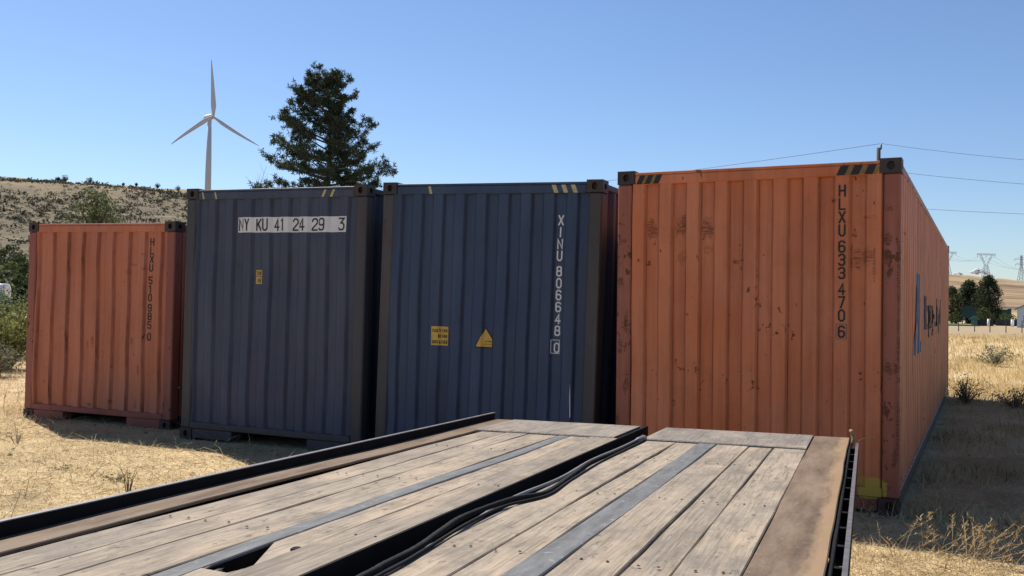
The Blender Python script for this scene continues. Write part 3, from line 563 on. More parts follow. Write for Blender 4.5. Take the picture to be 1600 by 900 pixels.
# hoses lying in the centre gap (rest on the trailer)
def hose(name, label, pts, r, mat, z=.018, ribs=False):
    root = empty(name, MT); root.location = org
    P = spline([(a*S, b*S, DECK+(q[0] if (q := rest) else z)) for a, b, *rest in pts], 10)
    rad = [r*(1+.06*(k % 2)) if ribs else r for k in range(len(P))]
    MB().tube(P, rad, 8).build('hose', mat, root, True)
    e, e0 = P[-1], P[-4]
    MB().bar(e0, e+(e-e0)*.6, r*1.6, 8).build('coupling', rail_edge, root, True)
    return tag(root, label, 'hose', 'hoses along the deck gap')
hose('air_hose', 'thick black hose lying along the trailer deck gap', [(-1.50,.2),(-1.46,1.5),(-1.47,2.63),(-1.478,2.82),(-1.485,3.09),(-1.525,3.39),(-1.552,3.67),(-1.514,4.1),(-1.445,4.26),(-1.425,4.41),(-1.47,4.97),(-1.506,5.42),(-1.49,5.98),(-1.49,6.68)], .0105, rubber, .009, True)
hose('electric_cable', 'thin black cable beside the thick hose on the deck', [(-1.48,.2),(-1.43,1.5),(-1.433,2.7),(-1.449,3.05),(-1.489,3.56),(-1.482,3.96),(-1.40,4.29),(-1.425,4.75),(-1.46,5.55),(-1.462,6.5),(-1.475,6.72)], .0058, rubber, .008)
hose('brake_line', 'grey hose running to the coupling at the deck end', [(-1.55,.2,-.02),(-1.53,2.0,-.03),(-1.54,3.4,-.03),(-1.56,4.2,-.01),(-1.50,4.8,.005),(-1.525,5.5,.008),(-1.51,6.2,.008),(-1.505,6.74,.012)], .0075, greyhose)

# ------------------------------------------------------------------ vegetation
def foliage(name, a, b, trans=.25, rough=.7):
    t = NT(name); rnd = t.n('NewGeometry', 'Random Per Island'); v = t.obj()
    col = t.mix(rnd, a, b); col = t.mix(t.step(t.noise(v, 1.3, 3), .35, .65), col, tuple(x*.8 for x in a))
    t.out(col, rough, spec=.15)
    tr = t.n('BsdfTranslucent', Color=col); ms = t.n('MixShader', None); t.t.links.new(t.b.outputs[0], ms.inputs[1]); t.t.links.new(tr, ms.inputs[2]); ms.inputs[0].default_value = trans
    t.t.links.new(ms.outputs[0], t.t.nodes['Material Output'].inputs[0]); return t.m
pine_m = foliage('pine_needles', (.040, .062, .040), (.085, .112, .068), .25); bark = plain('bark', (.075, .055, .042), .9, .3, 9)
leaf_pale = foliage('leaves_pale', (.11, .135, .055), (.19, .205, .105), .35); leaf_mid = foliage('leaves_olive', (.06, .085, .03), (.115, .14, .05)); leaf_lt = foliage('leaves_yellow_green', (.16, .18, .05), (.27, .28, .09), .4); leaf_gr = foliage('leaves_sage', (.16, .165, .10), (.27, .265, .17), .35); leaf_dk = foliage('leaves_dark', (.028, .044, .018), (.06, .082, .034), .2); scrub_m = foliage('scrub_leaves', (.075, .077, .05), (.135, .128, .08), .2)
twig_m = plain('dry_twigs', (.16, .12, .085), .9, .3); straw = foliage('straw', (.50, .375, .20), (.78, .64, .39), .4); straw_gold = foliage('golden_straw', (.56, .40, .175), (.76, .58, .30), .45)
def unit(n): v = rng.normal(size=(n, 3)); return v/np.linalg.norm(v, axis=1, keepdims=True)
def leaves(C, size, up=.0):
    """one bent leaf quad at each centre"""
    n = len(C); a = unit(n); a[:, 2] += up; b = np.cross(a, unit(n)); b /= np.linalg.norm(b, axis=1, keepdims=True)+1e-9; s = (size*rng.uniform(.6, 1.3, n))[:, None]
    P = np.stack([C-a*s*.5, C+b*s*.28, C+a*s*.5, C-b*s*.28], 1).reshape(-1, 3); return P, np.arange(4*n).reshape(-1, 4)
def broadleaf(name, label, cat, base, ht, rx, mat, n=2600, leaf=.16, clumps=26, low=.25, group=None, trunk_r=None, ry=None, cone=0):
    root = empty(name, loc=base); tag(root, label, cat, group); ry = ry or rx; tr = trunk_r or ht*.025
    cs = []; mb = MB(); mb.tube([(0, 0, -.2), (.02*ht, 0, ht*.3), (0, .02*ht, ht*.62), (0, 0, ht*.9)], [tr*1.2, tr, tr*.7, tr*.15], 7)
    for k in range(clumps):
        t = low+(1-low)*(k+.5)/clumps; wd = (1-cone)*math.sin(math.pi*min(1, max(.06, (t-low*.55)/(1.02-low*.55))))**.6+cone*(1.08-t); ph = k*2.4+random.uniform(-.5, .5); rr = wd*random.uniform(.35, .85)
        c = Vector((rx*rr*math.cos(ph), ry*rr*math.sin(ph), ht*t*random.uniform(.94, 1.0))); q = max(rx*.2, rx*wd*random.uniform(.26, .44)); cs.append((c, q))
        st = Vector((0, 0, max(.08*ht, c.z-ht*.22))); mb.tube([st, st.lerp(c, .5)+Vector((0, 0, .03*ht)), c], [tr*.4, tr*.25, tr*.07], 5)
    mb.build('trunk', bark, root, True); P = []
    for c, q in cs:
        m = int(n/clumps); d = unit(m)*(rng.uniform(.25, 1.1, m)**.6)[:, None]; P.append(np.array(c)+d*np.array([q, q*ry/rx, q*.72]))
    np_mesh('crown', *leaves(np.concatenate(P), leaf, .2), mat, root); return root
def shrub(name, label, base, ht, rx, mat, n=900, leaf=.05, stems=26, group=None, cat='bush'):
    root = empty(name, loc=base); tag(root, label, cat, group); mb = MB(); P = []
    for k in range(stems):
        ph = random.uniform(0, 6.28); rr = rx*random.uniform(.2, 1); tip = Vector((rr*math.cos(ph), rr*math.sin(ph), ht*random.uniform(.55, 1.05)*(1-.35*rr/rx)))
        mid = tip*.5+Vector((0, 0, ht*.12)); mb.tube([(0, 0, -.03), mid, tip], [.012*ht, .008*ht, .003*ht], 4); m = n//stems; t = rng.uniform(.25, 1.05, m)[:, None]
        P.append(np.array(mid)*(1-np.abs(2*t-1))*.0+np.array(tip)*t+rng.normal(size=(m, 3))*ht*.075+np.array([0, 0, ht*.1])*t*(1-t)*2)
    mb.build('stems', twig_m, root); C = np.concatenate(P); C[:, 2] = np.maximum(C[:, 2], .01); np_mesh('foliage', *leaves(C, leaf), mat, root); return root
def gz(p): return Vector((p.x, p.y, float(height(p.x, p.y))-.03))

# ponderosa pine behind the blue containers
def pine(base, H):
    root = empty('pine_tree', loc=base); tag(root, 'tall dark pine tree standing behind the blue containers', 'tree')
    sc_ = F_PX/base.y; ys = [108, 118, 135, 150, 165, 178, 192, 205, 222, 240, 256, 270, 290, 330, 370, 400]
    Lw = [14, 27, 38, 47, 50, 46, 62, 82, 82, 84, 88, 102, 106, 104, 92, 60]; Rw = [18, 32, 38, 42, 34, 36, 60, 64, 58, 84, 80, 98, 92, 100, 90, 60]
    zz = [CAM_H+(463-y)/sc_-base.z for y in ys]
    def reach(z, ph): l = np.interp(z, zz[::-1], Lw[::-1])/sc_; r_ = np.interp(z, zz[::-1], Rw[::-1])/sc_; c = math.cos(ph); return r_*(c+1)/2+l*(1-c)/2
    lean = lambda z: Vector((-.30*(z/H), 0, z)) + Vector((.08*math.sin(z*.9), .05*math.cos(z*.7), 0))
    tb = MB().tube([lean(H*k/14) for k in range(15)], [.21*(1-k/14)**.85+.012 for k in range(15)], 9); tb.build('trunk', bark, root, True)
    br = MB(); tc, td = [], []; z = 1.6; ph = 0
    while z < H-.12:
        for q in range(5 if z < H*.8 else 4):
            ph += 2.4+random.uniform(-.35, .35); z0 = z+random.uniform(-.25, .25); Lb = reach(min(z0+.15, H), ph)*random.choice([.35, .6, .8, .95, 1.08])*random.uniform(.88, 1.05)
            if Lb < .12: continue
            d = Vector((math.cos(ph), math.sin(ph), 0)); s0 = lean(max(.5, z0-.12*Lb)); lift = .5*Lb if z0 > H*.72 else .2*Lb+random.uniform(-.25, .3)
            pts = [s0, s0+d*Lb*.35+Vector((0, 0, lift*.25)), s0+d*Lb*.7+Vector((0, 0, lift*.5)), s0+d*Lb+Vector((0, 0, lift+.06))]
            br.tube(pts, [.014+.014*Lb, .012+.008*Lb, .012, .006], 5)
            for tt in np.arange(.28 if Lb < 1.2 else .36, 1.02, .13/max(.6, Lb**.7)):
                i_ = min(2, int(tt*3)); p = pts[i_].lerp(pts[i_+1], tt*3-i_)
                for sgn in (-1, 1):
                    side = Vector((-d.y, d.x, 0))*sgn; tl = (.16+.26*Lb*(1-.55*tt))*random.uniform(.45, 1.1)
                    e = p+side*tl*.8+d*tl*.55+Vector((0, 0, tl*random.uniform(-.25, .9))); br.tube([p, p.lerp(e, .5)+Vector((0, 0, .01)), e], [.008, .006, .004], 3)
                    for u in (.45, .75, 1.0):
                        if random.random() < .66: tc.append(p.lerp(e, u)); td.append((e-p).normalized()*.5+Vector((0, 0, .4)))
            for _ in range(5): tc.append(pts[-1]+Vector((random.gauss(0, .07), random.gauss(0, .07), random.gauss(0, .06)))); td.append(d*.4+Vector((0, 0, .4)))
        z += .25 if z < H*.75 else .2
    for k in range(16): tc.append(lean(H-.45+.03*k)+Vector((random.uniform(-.09, .09), random.uniform(-.09, .09), 0))); td.append(Vector((0, 0, 1)))
    br.build('branches', bark, root)
    C = np.array([p[:] for p in tc]); D = np.array([p[:] for p in td]); k = 15; C = np.repeat(C, k, 0); D = np.repeat(D, k, 0); n = len(C)
    dr = D*.3+unit(n); dr /= np.linalg.norm(dr, axis=1, keepdims=True); ln = rng.uniform(.10, .19, n)[:, None]; sd = np.cross(dr, unit(n)); sd /= np.linalg.norm(sd, axis=1, keepdims=True)+1e-9
    st = C+unit(n)*.015; Pn = np.stack([st-sd*.009, st+sd*.009, st+dr*ln+sd*.013, st+dr*ln-sd*.013], 1).reshape(-1, 3); np_mesh('needles', Pn, np.arange(4*n).reshape(-1, 4), pine_m, root)
pb = at(515, 462, 42); pb = Vector((pb.x, 42, float(height(pb.x, 42)))); pine(pb, 11.45-pb.z)

p = at(395, 300, 40); b = gz(p)
tw = empty('bare_tree', loc=b); tag(tw, 'thin leafless twigs of a bare tree just left of the pine', 'tree'); mb = MB(); mb.tube([(0, 0, 0), (.1, 0, 3), (.0, 0, 5.4)], [.07, .05, .03], 6)
for k in range(22):
    s_ = random.uniform(3.4, 5.4); e = Vector((random.uniform(-.4, .75), random.uniform(-.5, .5), s_+random.uniform(.5, 2.0))); m_ = Vector((e.x*.4, e.y*.4, s_+(e.z-s_)*.45)); mb.tube([(0.02, 0, s_), m_, e], [.018, .012, .005], 4)
    for q in range(3): f_ = m_.lerp(e, random.random()); mb.tube([f_, f_+Vector((random.uniform(-.25, .25), random.uniform(-.2, .2), random.uniform(.15, .45)))], [.006, .003], 3)
mb.build('twigs', twig_m, tw)
b = gz(at(150, 350, 27)); broadleaf('leafy_tree', 'light green leafy tree rising behind the low orange container', 'tree', b, 4.62, 1.25, leaf_pale, 7000, .085, 60, .15)
b = gz(at(60, 350, 36)); 
b = gz(at(755, 300, 34)); broadleaf('leafy_tree', 'small tree whose top twigs peek over the deep blue container', 'tree', b, 5.95, .55, leaf_dk, 700, .10, 16, .3)
shrub('green_bush', 'yellow green bush at the left edge, beside the low orange container', gz(at(10, 560, 20.5)), 1.5, 1.0, leaf_lt, 6000, .06, 60)
shrub('green_bush', 'olive bush behind the yellow green one at the left edge', gz(at(22, 540, 24)), 2.0, 1.2, leaf_pale, 6000, .075, 50)
shrub('green_bush', 'grey green bush lowest at the left edge, by the straw', gz(at(-12, 575, 18.5)), .75, .8, leaf_gr, 2400, .05, 46)
# bright shrubs along the foot of the hill
hs = [(8, 352, 92, 3.4, leaf_mid), (30, 360, 88, 3.0, leaf_mid), (18, 372, 84, 2.6, leaf_lt), (36, 390, 78, 2.8, leaf_mid), (5, 400, 74, 2.4, leaf_gr), (30, 418, 66, 2.4, leaf_mid), (38, 432, 60, 2.2, leaf_dk), (2, 425, 62, 2.2, leaf_mid), (-15, 380, 80, 3.2, leaf_mid), (-30, 410, 70, 3, leaf_dk), (48, 375, 83, 3, leaf_dk)]
hl_ = ['highest green shrub at the foot of the left hill', 'green shrub beside the highest one, against the container edge', 'brightest yellow green shrub on the lower left hill', 'middle green shrub touching the low container edge', 'grey green shrub at the left frame edge, half way down the hill', 'green shrub just above the teal toilet', 'dark shrub right of the teal toilet roof', 'green shrub left of and above the teal toilet', 'outermost green shrub cut by the left frame edge', 'dark shrub cut by the left frame edge above the toilet', 'dark shrub peeping over the low container corner']
for (px, py, Yd, hh, m), lab in zip(hs, hl_):
    q = at(px, py, Yd); broadleaf('hillside_shrub', lab, 'bush', Vector((q.x, q.y, float(height(q.x, q.y))-.2)), hh, hh*.62, m, 700, .34, 12, .12, 'shrubs at the foot of the hill')
# shrubs on the skyline of the left hill, and the scrub below it
def ridge(px, Y0=150, Y1=330):
    best = None
    for Yq in np.linspace(Y0, Y1, 90):
        q = at(px, 300, Yq); e = (float(height(q.x, q.y))-CAM_H)/Yq
        if best is None or e > best[0]: best = (e, q.x, q.y)
    return Vector((best[1], best[2], float(height(best[1], best[2]))))
for px, hh, lab in ((90, 1.6, 'smaller left one of the paired dark shrubs on the left skyline'), (101, 2.4, 'taller right one of the paired dark shrubs on the left skyline'), (140, 2.2, 'spiky dark shrub alone in the middle of the left skyline'), (192, 1.1, 'low flat dark shrub on the skyline between the spiky shrubs'), (213, 1.3, 'small thin shrub right of the low flat one on the skyline'), (246, 2.2, 'dark upright shrub on the skyline near the slate blue container'), (278, 2.2, 'last dark skyline shrub, next to the slate blue container')):
    b = ridge(px); b.z -= .15; shrub('skyline_shrub', lab, b, hh, hh*.42, scrub_m, 420, .26, 24, 'shrubs on the hill skyline')
Pl = []
for k in range(11500):
    th = R(random.uniform(-36, -13)); r_ = 70+180*random.random()**.7; x, y = r_*math.sin(th), r_*math.cos(th)
    if noise.noise(Vector((x*.03, y*.03, 1))) < random.uniform(-.75, .35): continue
    s_ = random.choice([.2, .22, .25, .28, .3, .35, .4, .5, .65, .9, 1.1])*random.uniform(.7, 1.2); m = 18; d = unit(m)*rng.uniform(.3, 1.05, m)[:, None]; d[:, 2] = np.abs(d[:, 2])
    Pl.append((np.array([x, y, float(height(x, y))])+d*np.array([s_, s_, s_*.75]), s_))
Vs, n0, Fs = [], 0, []
for C, s_ in Pl: a_, f_ = leaves(C, s_*.5); Vs.append(a_); Fs.append(f_+n0); n0 += len(a_)
tag(np_mesh('sagebrush', np.concatenate(Vs), np.concatenate(Fs), scrub_m), 'grey green scrub dotted over the dry left hill', kind='stuff')

# ------------------------------------------------------------------ grass and straw near the camera
def inside(x, y):                                             # container footprints stay clear
    bad = np.zeros(len(x), bool)
    for o in (c1, c2, c3, c4):
        mi = o.matrix_world.inverted(); u = mi[0][0]*x+mi[0][1]*y+mi[0][3]; v = mi[1][0]*x+mi[1][1]*y+mi[1][3]; bad |= (u > -.02) & (u < W+.02) & (v > -.01) & (v < 12.2)
    return bad
bpy.context.view_layer.update()
def blades(n, reg, lmin, lmax, wd, tilt, clump=0):
    x = rng.uniform(reg[0], reg[1], n); y = rng.uniform(reg[2], reg[3], n)
    if clump: k = np.sin(x*2.1+np.sin(y*1.7)*2)+np.sin(y*2.6+np.cos(x*1.3)*2)+rng.normal(0, .8, n); ok = k > clump; x, y = x[ok], y[ok]
    ok = ~inside(x, y); x, y = x[ok], y[ok]; n = len(x); z = height(x, y)
    ph = rng.uniform(0, 6.283, n); el = np.abs(rng.normal(tilt, .35, n)); el = np.minimum(el, 1.5); ln = rng.uniform(lmin, lmax, n); w_ = rng.uniform(.6, 1.3, n)*wd
    d = np.stack([np.cos(ph)*np.cos(el), np.sin(ph)*np.cos(el), np.sin(el)], 1); s_ = np.stack([-np.sin(ph), np.cos(ph), rng.normal(0, .5, n)], 1)*w_[:, None]
    B = np.stack([x, y, z-.004+rng.uniform(0, .012, n)], 1); bend = np.stack([rng.normal(0, .18, n), rng.normal(0, .18, n), -.25*np.abs(rng.normal(0, .4, n))], 1)*ln[:, None]
    mid = B+d*(ln*.55)[:, None]; tip = B+d*ln[:, None]+bend; tip[:, 2] = np.maximum(tip[:, 2], B[:, 2]+.002)
    V_ = np.stack([B-s_*.5, B+s_*.5, mid+s_*.45, mid-s_*.45, tip], 1).reshape(-1, 3); b5 = np.arange(n)*5
    F_ = np.concatenate([np.stack([b5, b5+1, b5+2], 1), np.stack([b5, b5+2, b5+3], 1), np.stack([b5+3, b5+2, b5+4], 1)]); return V_, F_
def grass(name, label, parts, mat):
    Vs, Fs, n0 = [], [], 0
    for q in parts: a_, f_ = blades(*q); Vs.append(a_); Fs.append(f_+n0); n0 += len(a_)
    return tag(np_mesh(name, np.concatenate(Vs), np.concatenate(Fs), mat), label, kind='stuff')
grass('straw_litter', 'flattened dry straw covering the ground around the trailer', [(100000, (-9.5, -.5, 4.5, 14), .03, .10, .0045, .1), (70000, (1.6, 7.5, 3.5, 11), .03, .11, .0045, .15), (50000, (5, 13, 10, 22), .05, .14, .007, .4), (26000, (-16, -6, 10, 22), .05, .16, .007, .4), (16000, (-4, 3, 3, 9), .03, .1, .004, .25), (7000, (-9.5, -.5, 4.5, 14), .14, .38, .004, .06), (5000, (1.6, 9, 3.5, 11), .14, .38, .004, .08)], straw)
grass('dry_grass', 'longer upright dry grass in loose tufts', [(15000, (-9.5, -1, 5, 13.5), .05, .16, .003, 1.0, 1.7), (14000, (2.0, 7, 4.0, 6.9), .04, .16, .003, .85, .6), (60000, (2.2, 10.5, 6.4, 18), .05, .19, .007, .9, .6), (16000, (-20, -6.6, 13, 26), .12, .4, .007, 1.1, .2)], straw)
grass('field_grass', 'tall golden grass in the field on the right', [(34000, (8, 22, 17, 32), .12, .34, .010, 1.0, -.4), (30000, (12, 42, 30, 60), .15, .32, .022, 1.0, -.2), (6000, (20, 40, 56, 66), .1, .2, .03, .9, .6)], straw_gold)
grass('green_weeds', 'small grey green weeds growing through the straw', [(2600, (-9, -2, 6, 12.5), .03, .09, .005, .8, 2.35), (16000, (3, 11, 7, 18), .06, .2, .008, .9, 1.5)], leaf_gr)
cb_ = MB(); rk = random.Random(5)
for k in range(260):
    x, y = (rk.uniform(-9, -1.5), rk.uniform(5, 13)) if k % 2 else (rk.uniform(2.2, 8), rk.uniform(4.2, 15)); r_ = rk.choice([.008, .012, .016, .022, .032]); vs = []
    for q in ((1,0,0),(-1,0,0),(0,1,0),(0,-1,0),(0,0,1),(.6,.6,.5),(-.6,.5,.5),(.5,-.6,.55),(-.5,-.6,.5)): vs.append((x+q[0]*r_*rk.uniform(.8, 1.3), y+q[1]*r_*rk.uniform(.8, 1.3), float(height(x, y))+q[2]*r_*rk.uniform(.6, .9)))
    cb_.add(vs, [(4,5,6),(4,6,8),(4,8,7),(4,7,5),(5,0,2),(5,2,6),(6,2,1),(6,1,8),(8,1,3),(8,3,7),(7,3,0),(7,0,5)])
tag(cb_.build('clods', plain('dry_earth', (.16, .12, .085), .95, .3, 30)), 'small clods and pebbles scattered in the straw', kind='stuff')
# seeded grass stalks in the light at the lower right
sd, hd = MB(), MB()
for k in range(190):
    x = random.choice([random.uniform(2.55, 5.6), random.gauss(3.05, .2), random.gauss(3.75, .25)]); y = 6.62-.15*(x-2.6)+random.gauss(-.12, .2); L_ = random.uniform(.08, .30); dx, dy = random.gauss(.05, .12), random.gauss(0, .1)
    pts = [Vector((x, y, 0)), Vector((x+dx*.4, y+dy*.4, L_*.55)), Vector((x+dx*1.2, y+dy*1.2, L_))]; sd.tube(pts, [.0014, .0011, .0008], 3)
    for q in range(random.randint(4, 9)):
        p_ = pts[1].lerp(pts[2], random.uniform(.25, 1.05)); e = p_+Vector((random.gauss(0, .018), random.gauss(0, .012), random.uniform(.008, .03))); hd.bar(p_, e, .0032, 4, .001)
o = sd.build('seed_grass', straw); tag(o, 'pale seeded grass stalks at the shadow edge, lower right', kind='stuff'); o2_ = hd.build('seed_heads', straw, o); tag(o2_, kind='stuff')
shrub('dry_bush', 'twiggy grey weed bush by the far corner of the large orange container', gz(at(1508, 632, 17.2)), .62, .42, leaf_gr, 750, .035, 40)
shrub('dry_bush', 'spreading dry weed bush at the right edge beyond the shadow', gz(at(1588, 640, 16.6)), .5, .62, leaf_gr, 900, .035, 50)
shrub('field_bush', 'pale green bush out in the golden field', gz(at(1552, 575, 29)), .7, .8, leaf_gr, 900, .06, 40)
shrub('weed', 'thin dry weed standing in the straw near the low container', gz(at(80, 670, 11.6)), .34, .12, leaf_gr, 30, .016, 6, cat='weed'); shrub('weed', 'thin tall weed in the straw before the slate blue container', gz(at(200, 770, 8.0)), .40, .12, leaf_gr, 34, .016, 7, cat='weed')
shrub('weed', 'low grey green weed tuft on the straw at left', gz(at(96, 728, 9.1)), .09, .15, leaf_gr, 140, .022, 24, cat='weed'); shrub('weed', 'wider green weed tuft near the trailer flange', gz(at(182, 745, 8.6)), .13, .2, leaf_gr, 150, .022, 24, cat='weed'); shrub('weed', 'pair of dry stems leaning at the far left by the container foot', gz(at(27, 690, 10.6)), .3, .14, leaf_gr, 40, .018, 7, cat='weed')

# ------------------------------------------------------------------ wind turbine
tw_m = plain('turbine_white', (.62, .61, .62), .45, .03, .02)
TY = 893; hub = at(333, 182, TY); tb_ = Vector((hub.x, hub.y+3, float(height(hub.x, hub.y+3)))); tur = empty('wind_turbine', loc=tb_); tag(tur, 'white three bladed wind turbine behind the left hill', 'wind turbine')
yawr = R(46); RM = Matrix.Rotation(yawr, 4, 'Z'); hl = hub-tb_; ax = (RM @ Vector((0, -1, 0)))
back = hl-ax*15.5+Vector((0, 0, .9)); tp = hl-ax*6.4-Vector((0, 0, 1.2))
MB().tube([(tp.x, tp.y, -3), (tp.x, tp.y, tp.z*.5), (tp.x, tp.y, tp.z)], [3.1, 2.7, 1.8], 20).build('tower', tw_m, tur, True)
MB().tube([hl-ax*1.2, hl-ax*1.5, hl-ax*5, hl-ax*12+Vector((0, 0, .5)), back-ax*.6], [1.4, 2.4, 2.7, 2.5, 1.6], 10).build('nacelle', tw_m, tur, True)
MB().tube([hl+ax*1.8, hl+ax*1.2, hl, hl-ax*1.2], [.2, 1.0, 1.6, 1.7], 12).build('hub', tw_m, tur, True)
for an in (95.5, -23.5, 218):
    vs = []; ns = 12; Lb = 51
    for k in range(ns+1):
        t = k/ns; chord = (2.2+2.7*min(1, t/.18)) if t < .18 else 4.3*max(0, 1-(t-.18)/.82)**.8+.5; th_ = 1.7*max(0, 1-t)**1.3+.12; tws = R(26*(1-t)**2+3)
        sweep = -1.2*math.sin(t*2.2)
        for a in range(8):
            cx, cy = .5*chord*math.cos(6.2832*a/8)-.15*chord, .5*th_*math.sin(6.2832*a/8); u = cx*math.cos(tws)-cy*math.sin(tws)+sweep*.6; v_ = cx*math.sin(tws)+cy*math.cos(tws)-2.2*t*t
            rr_ = 1+Lb*t; ca, sa = math.cos(R(an)), math.sin(R(an)); vs.append(hl+RM @ Vector((rr_*ca-u*sa, v_, rr_*sa+u*ca)))
    MB().add(vs, [(k*8+a, k*8+(a+1) % 8, k*8+8+(a+1) % 8, k*8+8+a) for k in range(ns) for a in range(8)]+[tuple(range(8)), tuple(ns*8+a for a in range(8))]).build('blade', tw_m, tur, True)

# ------------------------------------------------------------------ utility poles and wires
pole_m = plain('pole_wood', (.055, .045, .04), .9, .3); wire_m = plain('wire_metal', (.10, .10, .11), .5); insul = plain('insulator', (.09, .08, .08), .3)
def upole(top, label):
    g = float(height(top.x, top.y)); root = empty('utility_pole', loc=(top.x, top.y, g)); tag(root, label, 'utility pole', 'utility poles'); h_ = top.z-g
    MB().bar((0, 0, -.3), (0, 0, h_), .17, 10, .12).build('pole', pole_m, root, True); MB().bar((.16, 0, h_-.1), (.16, 0, h_+.28), .05, 6).build('insulator', insul, root, True)
    MB().box(-.07, .07, -1.1, 1.1, h_-1.7, h_-1.58).build('crossarm', pole_m, root); return root
ptop = at(1373, 231, 62); upole(ptop, 'top of a wooden utility pole behind the large orange container'); lp = at(600, 318, 120); upole(lp, 'utility pole hidden low behind the blue containers')
def wire(p, q, sag, label, r=.016):
    p, q = Vector(p), Vector(q); tag(MB().tube([p.lerp(q, t)-Vector((0, 0, sag*4*t*(1-t))) for t in [k/14 for k in range(15)]], r, 4).build('overhead_wire', wire_m), label, 'wire', 'overhead wires')
pe = ptop+Vector((.16, 0, .28))
wire(pe, lp+Vector((.1, 0, .25)), .5, 'overhead wire running left from the utility pole'); wire(pe, at(1900, 268, 48), .25, 'uppermost overhead wire running right from the pole', .013)
wire(ptop+Vector((0, -1, -1.6)), at(1900, 304, 48), .2, 'middle overhead wire right of the pole', .012); wire(ptop+Vector((0, 1, -3.6)), at(1900, 340, 48), .2, 'lowest overhead wire right of the pole', .012)

# ------------------------------------------------------------------ pylons on the far hill
py_m = plain('galvanised_lattice', (.26, .29, .33), .6, .05, .1)
def pylon(px, ytop, Yd, kind, label):
    t = at(px, ytop, Yd); g = float(height(t.x, t.y)); root = empty('power_pylon', loc=(t.x, t.y, g-1)); tag(root, label, 'pylon', 'pylons on the far hill'); h_ = t.z-g+1; r = .34; mb = MB(); ar = MB()
    def leg(a, b, za, zb, n):
        for k in range(n):
            t0, t1 = k/n, (k+1)/n; w0, w1 = a+(b-a)*t0, a+(b-a)*t1; z0, z1 = za+(zb-za)*t0, za+(zb-za)*t1
            for sx, sy in ((1,1),(1,-1),(-1,1),(-1,-1)): mb.bar((sx*w0, sy*w0*.7, z0), (sx*w1, sy*w1*.7, z1), r, 4)
            for sy in (1, -1): mb.bar((-w0, sy*w0*.7, z0), (w1, sy*w1*.7, z1), r*.6, 4); mb.bar((w0, sy*w0*.7, z0), (-w1, sy*w1*.7, z1), r*.6, 4)
    if kind == 'delta':
        wst = h_*.52; leg(6.0, 2.4, 0, wst, 5)
        for s_ in (-1, 1):
            for e in (0, 2.6): mb.bar((s_*(2.4-e*.8), 0, wst), (s_*(10.5-e), 0, h_-2.5), r, 4)
            for k in range(5): a = k/5; mb.bar((s_*(2.4+8*a), 0, wst+(h_-2.5-wst)*a), (s_*(.4+7.6*(a+.2)), 0, wst+(h_-2.5-wst)*(a+.2)), r*.55, 4)
        for z in (h_-2.5, h_): ar.bar((-15.5, 0, z if z < h_-1 else z-.6), (15.5, 0, z if z < h_-1 else z-.6), r, 4)
        for k in range(14): ar.bar((-15.5+k*2.2, 0, h_-2.5), (-14.4+k*2.2, 0, h_-.6), r*.5, 4); ar.bar((-14.4+k*2.2, 0, h_-.6), (-13.3+k*2.2, 0, h_-2.5), r*.5, 4)
        for x in (-14, 0, 14): ar.bar((x, 0, h_-2.5), (x, 0, h_-7), r*.8, 4)
    else:
        leg(5.2, 1.5, 0, h_*.6, 5); leg(1.5, 1.0, h_*.6, h_, 4)
        for z, wd in ((h_*.68, 9), (h_*.86, 11)):
            ar.bar((-wd, 0, z), (wd, 0, z), r, 4)
            for s_ in (-1, 1): ar.bar((s_*wd, 0, z), (s_*1.2, 0, z+3), r*.7, 4); ar.bar((s_*wd, 0, z), (s_*wd, 0, z-3.5), r*.7, 4)
    mb.build('lattice_body', py_m, root); ar.build('crossarm', py_m, root); return root
pylon(1541, 396, 1560, 'delta', 'middle lattice pylon with wide flat crossarm on the right hill'); pylon(1596, 399, 1500, 'double', 'lattice pylon with two crossarms at the right edge'); pylon(1480, 393, 1570, 'delta', 'pylon half hidden by the far corner of the large orange container')
for k, (z, dx) in enumerate(((397, -13), (397, 0), (397, 13))):
    a = at(1541+dx, 401, 1560); wire(at(1480+dx, 398, 1570), a, 9, ('near', 'middle', 'far')[k]+' high voltage line between the pylons on the right hill', .13); wire(a, at(1660+dx, 408+k*6, 1200), 14, ('highest', 'middle', 'lowest')[k]+' high voltage line right of the middle pylon', .13)

# ------------------------------------------------------------------ farmyard on the right
lawn_m = plain('lawn_green', (.07, .13, .035), .9, .2, .6)
a0, a1 = at(1470, 505, 100), at(1524, 505, 100)
tag(MB().box(a0.x, a1.x, 99, 109, -.2, .12).build('lawn', lawn_m), 'strip of green lawn before the farm trees', kind='structure')
fy = lambda px, Yd: gz(at(px, 505, Yd))
broadleaf('farm_tree', 'tallest dark tree of the farmyard, nearest the pylon', 'tree', fy(1544, 112), 5.75, 2.3, leaf_dk, 10000, .17, 90, .05, 'farmyard trees', cone=.55)
broadleaf('farm_tree', 'dark farmyard tree left of the tallest one', 'tree', fy(1513, 116), 5.2, 2.5, leaf_dk, 9000, .18, 80, .08, 'farmyard trees', cone=.55)
broadleaf('farm_tree', 'dark farmyard tree half hidden by the orange container', 'tree', fy(1487, 114), 4.4, 1.9, leaf_mid, 5600, .18, 60, .06, 'farmyard trees', cone=.4)
broadleaf('farm_bush', 'rounded green bush under the tallest farmyard tree', 'bush', fy(1538, 108), 2.0, 1.3, leaf_mid, 1500, .16, 20, .1); broadleaf('farm_bush', 'low green bush near the pale blue house', 'bush', fy(1575, 106), 1.3, 1.5, leaf_mid, 1200, .15, 18, .08); broadleaf('farm_bush', 'green bush beside the container corner on the lawn', 'bush', fy(1491, 106), 1.4, .8, leaf_mid, 900, .14, 14, .1)
